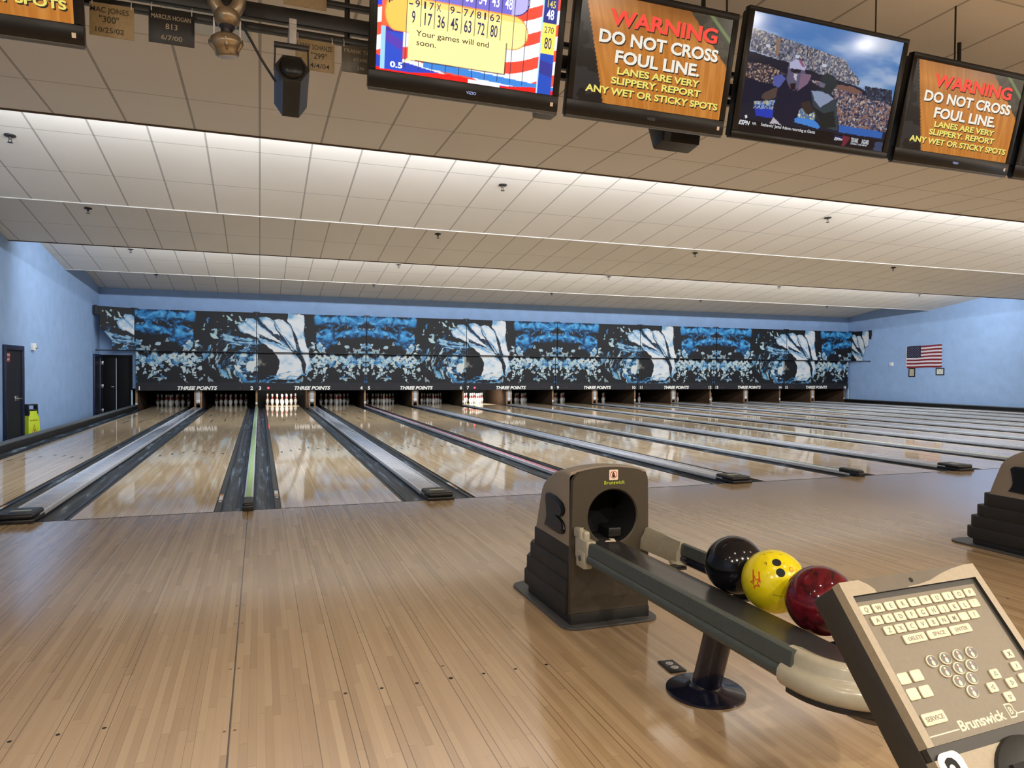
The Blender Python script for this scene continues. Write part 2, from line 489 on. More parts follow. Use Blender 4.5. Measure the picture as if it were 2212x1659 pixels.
struct(MB().box((XL - 0.15, YR, -0.45), (XL, 20, 4.5)).build('wall_left', 'wall'))
struct(MB().box((XR, YR, -0.45), (XR + 0.15, 20, 4.5)).build('wall_right', 'wall'))
struct(MB().box((XL, YR - 0.15, -0.45), (XR, YR, 4.5)).build('wall_rear', 'wallrear'))
b = MB()
b.box((XL, YB, 0.60), (XR, YB + 0.15, 4.5))
b.box((XL, YB, -0.45), (-3.50, YB + 0.15, 0.60))
struct(b.build('wall_back', 'wall'))
b = MB()
b.box((-3.50, 19.65, -0.40), (XR, 19.75, 0.62)); b.box((-3.50, YB + 0.15, 0.60), (XR, 19.75, 0.64))
b.box((-3.56, YB + 0.15, -0.40), (-3.50, 19.75, 0.62))
struct(b.build('wall_pit', 'pitblack'))

# doors: one on the left wall beside the lanes, one at its far end, a double door in the back wall
def door_on_left(name, y0, y1, ztop, extras):
    d = bpy.data.objects.new(name, None); COL.objects.link(d); d.location = (XL, y0, -0.4); ORG[d.name] = Vector((XL, y0, -0.4)); struct(d)
    fr = MB(); t = 0.09
    fr.box((XL, y0, -0.4), (XL + 0.05, y0 + t, ztop), 0.006); fr.box((XL, y1 - t, -0.4), (XL + 0.05, y1, ztop), 0.006)
    fr.box((XL, y0 + t, ztop - t), (XL + 0.05, y1 - t, ztop), 0.006)
    fr.build('door_frame', 'navy', d)
    lf = MB().box((XL, y0 + t, -0.4), (XL + 0.012, y1 - t, ztop - t)).build('door_leaf', 'navydoor', d)
    if extras:
        h = MB(); h.box((XL + 0.012, y0 + 0.62, 0.56), (XL + 0.03, y0 + 0.82, 0.66), 0.006)
        h.tube([(XL + 0.03, y0 + 0.66, 0.61), (XL + 0.07, y0 + 0.66, 0.61), (XL + 0.07, y0 + 0.86, 0.60)], 0.014)
        h.build('door_handle', 'steel', lf)
    return d
d1 = door_on_left('door_1', 8.90, 10.02, 1.63, True)
door_on_left('door_2', 16.36, 17.24, 1.61, False)
d3 = bpy.data.objects.new('door_3', None); COL.objects.link(d3); d3.location = (-4.3, YB, -0.4); ORG[d3.name] = Vector((-4.3, YB, -0.4)); struct(d3)
fr = MB()
for lo, hi in (((-4.33, YB - 0.05, -0.4), (-4.25, YB, 1.60)), ((-3.56, YB - 0.05, -0.4), (-3.48, YB, 1.60)), ((-4.25, YB - 0.05, 1.53), (-3.56, YB, 1.60))): fr.box(lo, hi, 0.004)
fr.build('door_frame', 'doorblack', d3)
for x0, x1 in ((-4.25, -3.915), (-3.905, -3.56)):
    lf = MB().box((x0, YB - 0.025, -0.39), (x1, YB - 0.002, 1.53), 0.003).build('door_leaf', 'doorblack', d3)
    if x0 < -4:
        for z in (1.30, 0.62, -0.10):
            MB().box((x0 - 0.05, YB - 0.058, z), (x0 + 0.01, YB - 0.026, z + 0.11), 0.003).build('hinge', 'steel', lf)
        MB().box((-4.05, YB - 0.05, 0.64), (-3.97, YB - 0.024, 0.67), 0.004).build('door_handle', 'steel', lf)
MB().box((-3.915, YB - 0.03, -0.2), (-3.902, YB - 0.022, 1.50)).build('edge_strip', 'aluminium', d3)

# ================================================================== lanes
def lane_marks(cx):
    b = MB()
    for k, y in enumerate((4.42, 4.59, 4.73, 4.90, 4.75, 4.60, 4.45)):
        x = cx - LW / 2 + (4.5 + 5 * k) * BOARD
        b.add([(x - 0.019, y - 0.09, 0.0007), (x + 0.019, y - 0.09, 0.0007), (x, y + 0.09, 0.0007)], [(0, 1, 2)])
    for dx, y0, y1 in ((-0.155, 10.95, 11.75), (0.135, 11.1, 11.85), (-0.30, 13.0, 13.75), (0.24, 13.8, 14.5)):
        b.add([(cx + dx - 0.012, y0, 0.0007), (cx + dx + 0.012, y0, 0.0007), (cx + dx + 0.012, y1, 0.0007), (cx + dx - 0.012, y1, 0.0007)], [(0, 1, 2, 3)])
    for dx in (-0.40, -0.28, -0.15, 0.15, 0.28, 0.40):
        n = 10
        b.poly([(cx + dx + 0.008 * math.cos(2 * PI * k / n), 2.2 + 0.008 * math.sin(2 * PI * k / n), 0.0007) for k in range(n)])
    return b
def gutter_mb(cx, s):
    e = cx + s * LW / 2
    prof = [(0.0, -0.006), (0.0045, -0.006), (0.0045, -0.012), (0.046, -0.012), (0.046, -0.006), (0.053, -0.006)]
    arc = [(0.141 + 0.088 * -math.cos(a), -0.008 - 0.042 * math.sin(a)) for a in np.linspace(0, PI, 11)]
    prof = prof + arc + [(0.235, -0.008)]
    b = MB(); ys = (0.0, 17.35)
    for i in range(len(prof) - 1):
        (d0, z0), (d1, z1) = prof[i], prof[i + 1]
        mi = 1 if i in (0, 1, 3, 4, 5) else 0
        if i == 2: mi = 2
        q = [(e + s * d0, ys[0], z0), (e + s * d1, ys[0], z1), (e + s * d1, ys[1], z1), (e + s * d0, ys[1], z0)]
        b.add(q if s > 0 else q[::-1], [(0, 1, 2, 3)], mi)
    # closed underside down to the floor
    o = [(e, ys[0]), (e + s * 0.235, ys[0]), (e + s * 0.235, ys[1]), (e, ys[1])]
    b.add([(x, y, -0.40) for x, y in o], [(0, 1, 2, 3)], 1)
    b.add([(e + s * 0.235, 0, -0.4), (e + s * 0.235, 0, -0.008), (e + s * 0.235, ys[1], -0.008), (e + s * 0.235, ys[1], -0.4)], [(0, 1, 2, 3)], 1)
    b.add([(e, ys[1], -0.4), (e + s * 0.235, ys[1], -0.4), (e + s * 0.235, ys[1], -0.06), (e, ys[1], -0.06)], [(0, 1, 2, 3)], 1)
    return b
M['ledge'] = plain('gutter_ledge', (46, 50, 54), 0.4, var=0.1)
def lane_label(n):
    return f'glossy maple bowling lane running to the white number {n} on the mask (lane {NUM[n]})'
cx1 = lane_cx(1)
lane0 = thing('bowling_lane', lane_label(1), 'bowling lane', (cx1, 0, 0), 'bowling lanes side by side')
b = lane_marks(cx1); b.mi = [1] * len(b.f)
b.box((cx1 - LW / 2, 0.0, -0.40), (cx1 + LW / 2, LANE_END, 0.0), mi=0).build('lane_surface', ['lane', 'markdark'], lane0, smooth=0)
for s in (-1, 1): gutter_mb(cx1, s).build('gutter', ['gutter', 'blackplastic', 'ledge'], lane0, smooth=50)
lanes = {1: lane0}
for n in range(2, 17): lanes[n] = dup(lane0, (lane_cx(n), 0, 0), lane_label(n))
M['stickerw'] = plain('sticker_white', (214, 214, 212), 0.5, var=0.03)
M['stickero'] = plain('sticker_orange', (196, 132, 72), 0.5, var=0.06)
for n, s, y in ((1, 1, 0.62), (2, 1, 0.62), (3, -1, 0.70), (4, -1, 0.70)):
    e = lane_cx(n) + s * LW / 2; x0, x1 = sorted((e + s * 0.009, e + s * 0.043)); z = -0.0112
    b = MB()
    def q(xa, xb, ya, yb, zz, mi): b.add([(xa, ya, zz), (xb, ya, zz), (xb, yb, zz), (xa, yb, zz)], [(0, 1, 2, 3)], mi)
    q(x0 - .002, x1 + .002, y - 0.12, y + 0.33, z, 2); q(x0, x1, y, y + 0.32, z + .0006, 0)
    if n < 3: q(x0 + .003, x1 - .003, y + 0.22, y + 0.31, z + .001, 1)
    else: q(x0 + .003, x1 - .003, y + 0.02, y + 0.11, z + .001, 1)
    q(x0 + .006, x1 - .004, y - 0.10, y - 0.04, z + .001, 0)
    b.build('safety_sticker', ['stickerw', 'stickero', 'blackplastic'], lanes[n], smooth=0, origin=(lane_cx(n), 0, 0))

# ---- dividers between the lanes
def wide_label(m):
    return f'wide grey ball return cover with black end cap between lanes {NUM[2 * m + 1]} and {NUM[2 * m + 2]}'
M['redprint'] = plain('red_print', (196, 96, 116), 0.4, var=0.2, scale=60)
M['paleyellow'] = plain('pale_strip_label', (176, 180, 150), 0.45, var=0.05)
x = wide_x(0)
wc = thing('lane_divider', wide_label(0), 'lane divider', (x, 0, 0), 'wide covers over the ball return tracks')
MB().box((x - 0.117, 0.1, -0.40), (x + 0.117, 17.18, 0.022), 0.002).build('divider_body', 'blackplastic', wc)
MB().box((x - 0.106, 0.15, 0.022), (x + 0.106, 17.1, 0.032), 0.002).build('cover_sheet', 'capsheet', wc)
for s in (-1, 1):
    b = MB(); xs = sorted((x + s * 0.104, x + s * 0.1205))
    b.box((xs[0], 0.15, 0.002), (xs[1] , 17.15, 0.042), 0.003)
    b.build('edge_trim', 'aluminium', wc)
e = MB().box((x - 0.128, -0.06, 0.0), (x + 0.128, 0.26, 0.030), 0.008).box((x - 0.122, -0.042, 0.024), (x + 0.122, 0.27, 0.074), 0.022, seg=3)
for yy in (0.0, 0.025): e.box((x - 0.06, yy, 0.072), (x + 0.06, yy + 0.008, 0.076), 0.001)
e = e.build('end_cap', 'blackplastic', wc)
MB().box((x - 0.07, 0.10, 0.0735), (x + 0.07, 0.135, 0.0755)).build('label_strip', 'paleyellow', e)
pr_ = MB()
for k in range(4): pr_.prism([(x - 0.062 + 0.031 * k + 0.014 * math.cos(a), 0.315 + 0.016 * math.sin(a)) for a in np.linspace(0, 2 * PI, 12, endpoint=False)], 'z', 0.0318, 0.0326)
pr_.build('red_marking', 'redprint', wc, smooth=0)
for m in range(1, 8): dup(wc, (wide_x(m), 0, 0), wide_label(m))
STRIP = {1: ('green', 'pale green'), 2: ('pink', 'pink'), 3: ('paleblue', 'pale blue'), 4: ('palegreen', 'soft green'), 5: ('paleblue', 'pale blue'), 6: ('palegreen', 'soft green'), 7: ('paleblue', 'pale blue')}
x = narrow_x(1); nc = None
for m in range(1, 8):
    lab = f'narrow lane divider with a {STRIP[m][1]} strip between lanes {NUM[2 * m]} and {NUM[2 * m + 1]}'
    x = narrow_x(m)
    if nc is None:
        nc = thing('lane_divider', lab, 'lane divider', (x, 0, 0), 'narrow dividers with coloured strips')
        MB().box((x - 0.036, 0.05, -0.40), (x + 0.036, 17.18, 0.020), 0.002).build('divider_body', 'blackplastic', nc)
        MB().prism([(x - 0.0385, -0.002), (x + 0.0385, -0.002), (x + 0.0385, 0.030), (x + 0.026, 0.037), (x - 0.026, 0.037), (x - 0.0385, 0.030)], 'y', 0.1, 17.15).build('edge_trim', 'aluminium', nc)
        e = MB().box((x - 0.046, -0.055, 0.0), (x + 0.046, 0.10, 0.044), 0.008).box((x - 0.043, -0.042, 0.014), (x + 0.043, 0.27, 0.072), 0.018, seg=3)
        e.sphere((x, -0.02, 0.062), 0.012, 10, 6)
        e.build('end_cap', 'blackplastic', nc)
        r = nc
    else:
        r = dup(nc, (x, 0, 0), lab, skip=('colour_strip',))
    MB().box((x - 0.024, 0.26, 0.0355), (x + 0.024, 17.14, 0.040), 0.002).build('colour_strip', STRIP[m][0], r, origin=(x, 0, 0))
xe = lane_left(16) + LW + 0.238
for lab, x0, x1 in (('dark curb with grey top edge along the left side of lane one', -3.45, -3.332), ('dark curb with grey top edge along the right side of lane sixteen', xe, xe + 0.118)):
    c = thing('lane_curb', lab, 'curb', ((x0 + x1) / 2, 0, 0), 'curbs at the outer lanes')
    MB().box((x0, 0.0, -0.40), (x1, 17.17, 0.098), 0.004).build('curb_body', 'blackplastic', c)
    MB().box((x0 - 0.004, 0.0, 0.098), (x1 + 0.004, 17.17, 0.128), 0.008).build('curb_top', 'curbgrey', c)

# ---- pins
pp = [(0.026, 0.0), (0.0286, 0.004), (0.0365, 0.03), (0.046, 0.058), (0.0555, 0.086), (0.0605, 0.114), (0.0585, 0.14), (0.052, 0.165), (0.043, 0.185), (0.034, 0.205),
      (0.0275, 0.222), (0.0250, 0.236), (0.0236, 0.250), (0.0245, 0.266), (0.0262, 0.280), (0.0285, 0.298), (0.0315, 0.322), (0.0323, 0.342), (0.0300, 0.360), (0.022, 0.374), (0.010, 0.380), (0.002, 0.381)]
mis = [0] * (len(pp) - 1); mis[9] = 1; mis[10] = 1; mis[12] = 1; mis[13] = 1
SPOTS = [('head pin at the very front', 0, 0), ('second row, left', -1, 1), ('second row, right', 1, 1), ('third row, left', -2, 2), ('third row, middle', 0, 2), ('third row, right', 2, 2),
         ('back row, far left', -3, 3), ('back row, left of centre', -1, 3), ('back row, right of centre', 1, 3), ('back row, far right', 3, 3)]
pin0 = None
for n in range(1, 17):
    lit = 'lit white' if n in (3, 7) else 'white'
    for nm, i, j in SPOTS:
        p = (lane_cx(n) + i * 0.1524, 18.29 + j * 0.264, 0.0)
        lab = f'{lit} bowling pin with red bands, lane {NUM[n]}, {nm}'
        if pin0 is None:
            pin0 = MB().lathe(pp, (0, 0, 0), 20, mis=mis).build('bowling_pin', ['pinwhite', 'pinred'], None, smooth=60)
            o = pin0
        else:
            o = pin0.copy(); COL.objects.link(o)
        o.location = p; tag(o, lab, 'bowling pin', 'bowling pins at the lane ends')

# ---- posts between the pin decks
def post(m, wide):
    x = wide_x(m) if wide else narrow_x(m)
    if m == 0 and not wide: x = -3.375
    if m == 8: x = xe + 0.045
    lab = (f'wooden pin deck divider with pale plate between lanes {NUM[2 * m + 1]} and {NUM[2 * m + 2]}' if wide else
           f'slim wooden pin deck divider between lanes {NUM[2 * m]} and {NUM[2 * m + 1]}' if 0 < m < 8 else
           'slim wooden pin deck side wall at the left of lane one' if m == 0 else 'slim wooden pin deck side wall at the right of lane sixteen')
    t = thing('pin_deck_divider', lab, 'divider', (x, 17.4, -0.4), 'wooden dividers between the pin decks')
    hw = 0.117 if wide else 0.034
    b = MB()
    if wide:
        b.box((x - hw, 17.22, -0.40), (x - 0.055, 19.6, 0.598), 0.003); b.box((x + 0.055, 17.22, -0.40), (x + hw, 19.6, 0.598), 0.003)
    else: b.box((x - hw, 17.22, -0.40), (x + hw, 19.6, 0.598), 0.003)
    b.build('side_board', 'postwood', t)
    M.setdefault('edgewood', plain('kickback_edge_wood', (132, 98, 60), 0.5, var=0.12, scale=14))
    for sx in ((-1, 1) if wide else (0,)):
        c_ = x + sx * 0.082
        MB().box((c_ - 0.026, 17.200, -0.06), (c_ + 0.026, 17.221, 0.575), 0.003).build('front_edge', 'edgewood', t)
    if wide:
        MB().box((x - 0.054, 17.20, 0.15), (x + 0.054, 17.24, 0.575), 0.004).build('front_plate', 'greyplate', t)
        MB().box((x - 0.054, 17.195, 0.185), (x + 0.054, 17.202, 0.255), 0.003).build('pale_block', 'paleplate', t)
        b = MB()
        for s in (-1, 1): b.box((x + s * 0.03 - 0.018, 17.20, 0.085), (x + s * 0.03 + 0.018, 17.235, 0.145), 0.004)
        b.build('latch', 'blackplastic', t)
    else:
        MB().box((x - 0.03, 17.195, 0.10), (x + 0.03, 17.222, 0.17), 0.006).build('pale_block', 'paleplate', t)
for m in range(8): post(m, True)
for m in range(0, 9): post(m, False)
t = MB().tube([(-3.49, 17.16, -0.40), (-3.49, 17.16, 0.56)], 0.022, 12).build('support_pole', 'paleblue', None, origin=(-3.49, 17.16, -0.4))
tag(t, 'pale blue pole under the left end of the mask beside lane one', 'pole', 'pale poles at the ends of the mask')
t = MB().tube([(xe + 0.15, 17.1, -0.40), (xe + 0.15, 17.1, 0.56)], 0.022, 12).build('support_pole', 'paleblue', None, origin=(xe + 0.15, 17.1, -0.4))
tag(t, 'pale blue pole under the right end of the mask beside lane sixteen', 'pole', 'pale poles at the ends of the mask')

# lamps over the two lit pin decks
for n, en in ((3, 26), (7, 40)):
    area('pin_light', (lane_cx(n), 17.62, 0.55), (0, 0.75, -0.42), 0.8, 0.04, en, (1.0, 0.93, 0.84))

# ================================================================== masking units with the splash artwork
def cpx(x, y):
    """sketch coordinates -> (s, t): s 0..2 across two panels, t 0..1 down"""
    s = (x - 358) / 927 if x < 1287 else 1 + (x - 1290) / 825
    yt = np.interp(x, [358, 1285, 2112], [128, 160, 190]); yb = np.interp(x, [358, 1285, 2112], [738, 742, 738])
    return s, (y - yt) / (yb - yt)
def P(*pts): return [cpx(*p) for p in pts]
def artwork(S, T):
    X = S * 3.372; Y = T * 2.41
    img = np.zeros(S.shape + (3,)); img[:] = lin((21, 21, 25))
    def sm(v, a, b_): return np.clip((v - a) / (b_ - a), 0, 1)
    S2 = np.where(S > 1.0, 2.0 - S, S); X2 = S2 * 3.372      # the clouds mirror at the outer seams
    wx = (fbm(X2 * 3 + 7, Y * 3, 5) - 0.5) * 0.30 + (fbm(X2 * 11, Y * 11, 8) - 0.5) * 0.10
    wy = (fbm(X2 * 3 + 31, Y * 3, 6) - 0.5) * 0.30 + (fbm(X2 * 11, Y * 11, 9) - 0.5) * 0.10
    Xw = X2 + wx; Yw = Y + wy
    # blue clouds, upper outer part
    env = sm(-S2, -0.54, -0.47) * sm(-T, -0.49, -0.45)
    band = 1.05 * np.exp(-((T - 0.06) / 0.10) ** 2) * sm(-S2, -0.53, -0.45) + 0.95 * np.exp(-((T - 0.225 - 0.12 * S2) / 0.055) ** 2) * (S2 < 0.47)
    band = np.clip(band + 1.05 * np.exp(-(((S2 - 0.38) / 0.10) ** 2 + ((T - 0.36) / 0.14) ** 2)), 0, 1.15)
    n = 0.62 * fbm(Xw * 2.6, Yw * 3.8, 11, 5) + 0.38 * fbm(Xw * 9, Yw * 12, 13, 4)
    v = env * (band * 0.90 + (n - 0.5) * 2.2 - 0.10)
    n3 = fbm(Xw * 7, Yw * 9, 15, 4)
    paint(img, sm(v, 0.30, 0.48) * 0.8, (22, 70, 112))
    paint(img, sm(v, 0.46, 0.62), (36, 118, 182))
    paint(img, sm(v, 0.52, 0.80) * sm(n3, 0.38, 0.62), (66, 164, 224))
    paint(img, sm(v, 0.60, 0.9) * sm(n3, 0.56, 0.72) * 0.7, (120, 196, 236))
    paint(img, sm(v, 0.40, 0.50) * sm(-n3, -0.38, -0.33) * 0.8, (20, 34, 50))
    # petals / flecks in the lower outer part
    def flecks(sc, seed, th, env, c, a=1.0, soft=0.022):
        q = fbm(Xw * sc, Yw * sc, seed, 2)
        paint(img, np.clip((q + env - th) / soft, 0, 1), c, a)
    e2 = np.exp(-((T - 0.60) / 0.085) ** 2) * np.clip((0.56 - S2) / 0.08, 0, 1)
    e3 = np.clip(np.exp(-((T - 0.70) / 0.13) ** 2) * np.clip((0.57 - S2) / 0.06, 0, 1), 0, 1)
    flecks(3.4, 41, 0.815, e2 * 0.26, (24, 70, 108), 0.7, 0.06); flecks(4.6, 47, 0.85, e2 * 0.26, (48, 124, 184)); flecks(8, 51, 0.90, e2 * 0.26, (90, 150, 190))
    rg = random.Random(5)
    for k in range(210):
        if k < 110: px_, py_ = rg.uniform(0.0, 0.50), rg.gauss(0.585, 0.045)
        elif k < 185: px_, py_ = rg.choice((rg.uniform(0, 0.2), rg.uniform(0.36, 0.56), rg.uniform(0, 0.56))), rg.uniform(0.60, 0.86)
        else: px_, py_ = rg.choice((rg.gauss(0.05, 0.05), rg.gauss(0.44, 0.05))), rg.gauss(0.44, 0.04)
        if py_ > 0.87: continue
        r_ = rg.uniform(0.022, 0.072) * (0.75 if py_ > 0.72 else 1.0); ax_ = rg.uniform(0.55, 1.0); th = rg.uniform(0, PI); ph = rg.uniform(0, 6); lob = rg.choice((2, 3, 3, 4))
        ddx = X2 - px_ * 3.372 + wx * 0.25; ddy = Y - py_ * 2.41 + wy * 0.25
        near = (np.abs(ddx) < 0.13) & (np.abs(ddy) < 0.13)
        if not near.any(): continue
        ca, sa = math.cos(th), math.sin(th); lx = ddx * ca + ddy * sa; ly = (-ddx * sa + ddy * ca) / ax_
        m_ = near & (np.hypot(lx, ly) < r_ * (1 + 0.28 * np.sin(lob * np.arctan2(ly, lx) + ph)))
        paint(img, m_, rg.choice(((176, 204, 212), (206, 222, 220), (150, 190, 208), (214, 222, 214), (196, 214, 220), (110, 160, 196))))
    e4 = np.exp(-(((S2 - 0.07) / 0.06) ** 2 + ((T - 0.44) / 0.055) ** 2)) + np.exp(-(((S2 - 0.45) / 0.08) ** 2 + ((T - 0.47) / 0.035) ** 2))
    flecks(9, 71, 0.82, e4 * 0.27, (150, 168, 172))
    # fine flying scraps near the fingers
    e5 = (np.exp(-(((S - 0.62) / 0.12) ** 2 + ((T - 0.27) / 0.10) ** 2)) + np.exp(-(((S - 0.80) / 0.08) ** 2 + ((T - 0.10) / 0.08) ** 2)))
    q = fbm(X * 9, Y * 9, 81, 3); paint(img, np.clip((q + e5 * 0.2 - 0.88) / 0.02, 0, 1), (160, 196, 204))
    for pl in ([(1046, 178), (1062, 184), (1100, 216), (1086, 222), (1066, 208)], [(920, 310), (960, 316), (990, 352), (950, 350), (930, 335)],
               [(1145, 182), (1160, 190), (1172, 214), (1190, 226), (1160, 222)]):
        paint(img, inpoly(S, T, P(*pl)), (190, 220, 222))
    # the dark ball with its swirling streaks
    cx, cy = cpx(1300, 545)
    dx = (S - cx) * 3.372; dy = (T - cy) * 2.41
    R = np.hypot(dx, dy); A = np.arctan2(dy, dx)
    jx = (fbm(X * 6, Y * 6, 89, 3) - 0.5) * 0.07; jy = (fbm(X * 6 + 9, Y * 6, 90, 3) - 0.5) * 0.09
    Rw = R + (fbm(X * 2.5, Y * 2.5, 91) - 0.5) * 0.34 + (fbm(X * 8, Y * 8, 92) - 0.5) * 0.10
    zone = inpoly(S + jx, T + jy, P((835, 440), (880, 400), (1000, 378), (1180, 362), (1330, 385), (1330, 690), (1230, 690), (1120, 664), (1030, 630), (930, 575), (865, 510))) & (dx < 0.12)
    zf = zone.astype(float)
    st = fbm(Rw * 9, A * 2.2 + 3, 95, 4); st2 = fbm(Rw * 13 + 9, A * 3.4, 99, 4)
    paint(img, zf * sm(st, 0.46, 0.60) * 0.9, (38, 98, 148)); paint(img, zf * sm(st, 0.55, 0.66), (84, 158, 208))
    paint(img, zf * sm(st2, 0.58, 0.66), (182, 208, 216)); paint(img, zf * sm(-st2, -0.44, -0.38) * 0.9, (22, 26, 32))
    rim = np.exp(-((Rw - 0.62) / 0.03) ** 2) * (A > 1.1) * (A < 3.4); paint(img, np.clip(rim, 0, 1) * 0.9, (70, 142, 194))
    rim = np.exp(-((Rw - 0.98) / 0.05) ** 2) * (A > 1.5) * (A < 3.0) * zf; paint(img, np.clip(rim, 0, 1), (112, 178, 214))
    ball = (np.hypot((S - cx - 0.0) * 3.372, dy * 0.95) < 0.60) & (dx > -0.02); paint(img, ball, (20, 20, 24))
    ring = inpoly(S + jx * 0.6, T + jy * 0.6, P((1105, 470), (1140, 440), (1200, 445), (1292, 455), (1292, 570), (1255, 605), (1190, 600), (1130, 590)))
    rf = ring.astype(float); q = fbm(X * 5, Y * 7, 121, 4)
    paint(img, rf * sm(q, 0.38, 0.5), (66, 138, 192)); paint(img, rf * sm(q, 0.47, 0.55), (140, 190, 218)); paint(img, rf * sm(q + (T - 0.6) * 0.5, 0.52, 0.58), (222, 228, 222))
    glow = np.exp(-((dx - 0.04) / 0.13) ** 2 - ((dy + 0.05) / 0.10) ** 2) * (dx > -0.03); paint(img, np.clip(glow, 0, 1) * sm(q, 0.42, 0.6), (168, 164, 154))
    # blue water lines leading to the hand
    zl = inpoly(S + jx, T + jy, P((985, 322), (1060, 318), (1180, 345), (1292, 368), (1292, 425), (1180, 405), (1060, 380)))
    q2 = fbm(X * 3 + Y * 9, Y * 16 - X * 5, 131, 3); paint(img, zl * sm(q2, 0.44, 0.54), (58, 124, 178)); paint(img, zl * sm(q2, 0.56, 0.64), (160, 198, 214))
    # the white hand
    Sj = S + (fbm(X * 8, Y * 8, 141, 3) - 0.5) * 0.022; Tj = T + (fbm(X * 8 + 5, Y * 8, 147, 3) - 0.5) * 0.035
    hand = [[(1132, 252), (1150, 232), (1185, 226), (1225, 246), (1270, 278), (1310, 300), (1310, 352), (1255, 332), (1190, 312), (1150, 290)],
            [(1190, 215), (1210, 198), (1262, 205), (1305, 243), (1365, 300), (1425, 350), (1485, 385), (1535, 430), (1560, 462), (1500, 452), (1430, 412), (1360, 362), (1290, 305), (1230, 258)],
            [(1306, 195), (1350, 190), (1402, 215), (1445, 270), (1484, 330), (1535, 400), (1562, 440), (1500, 400), (1440, 345), (1380, 300), (1330, 240)],
            [(1412, 215), (1452, 206), (1502, 230), (1538, 270), (1556, 320), (1584, 400), (1604, 455), (1560, 430), (1510, 360), (1460, 300)],
            [(1520, 172), (1630, 172), (1638, 220), (1632, 300), (1652, 400), (1678, 480), (1692, 560), (1664, 622), (1645, 604), (1655, 540), (1622, 470), (1592, 390), (1572, 320), (1545, 270), (1510, 215)],
            [(1300, 345), (1400, 370), (1500, 430), (1580, 468), (1622, 530), (1628, 600), (1570, 660), (1470, 660), (1420, 640), (1450, 580), (1455, 500), (1400, 430), (1330, 392)]]
    tone = fbm(X * 3.2 + 3, Y * 4.2, 151, 4)
    for k, pl in enumerate(hand):
        p0 = P(*pl); m = inpoly(Sj, Tj, p0).astype(float)
        cxm = np.mean([a for a, _ in p0]); cym = np.mean([b_ for _, b_ in p0])
        inn = 0
        for f_ in (1.12, 1.24, 1.36): inn = inn + inpoly(cxm + (Sj - cxm) * f_, cym + (Tj - cym) * (f_ + 0.08), p0)
        inn = inn / 3.0
        paint(img, m, (112, 172, 216)); paint(img, m * sm(tone + inn * 0.25, 0.38, 0.62), (176, 210, 232)); paint(img, m * sm(tone + inn * 0.32, 0.48, 0.80), (238, 240, 240))
    for pl in ([(1300, 192), (1312, 215), (1380, 290), (1470, 345), (1550, 440), (1480, 372), (1390, 320), (1320, 250)], [(1408, 225), (1440, 290), (1500, 360), (1545, 430), (1510, 400), (1452, 330), (1418, 270)],
               [(1545, 275), (1565, 340), (1590, 420), (1640, 520), (1650, 590), (1625, 500), (1580, 430), (1556, 350)], [(1300, 310), (1370, 350), (1450, 380), (1530, 420), (1460, 395), (1370, 372)]):
        paint(img, inpoly(Sj, Tj, P(*pl)), (28, 48, 74))
    # splash below the palm
    zs = inpoly(S + jx, T + jy, P((1290, 690), (1330, 655), (1400, 615), (1460, 590), (1640, 610), (1640, 660), (1600, 690))).astype(float)
    q3 = fbm(X * 5, Y * 10, 161, 4)
    paint(img, zs * sm(q3, 0.42, 0.48), (52, 132, 190)); paint(img, zs * sm(q3, 0.50, 0.55), (150, 198, 220)); paint(img, zs * sm(q3, 0.56, 0.60) * (T < 0.85), (230, 232, 228))
    # plain strip at the foot
    foot = np.clip((T - 0.885) / 0.02, 0, 1); paint(img, foot, (37, 37, 42))
    return img * 0.66
M['print'] = vcol('mask_print', 0.55, spec=0.25)
ZM, ZT, ZB = 1.727, 2.955, 0.545
YLO, YUP = 17.0, 16.84
def strip_art(s0, s1, t0, t1, nx, ny):
    S, T = np.meshgrid(np.linspace(s0, s1, nx), np.linspace(t0, t1, ny)); return artwork(S, T)
PW = W - 0.022
proto = {}
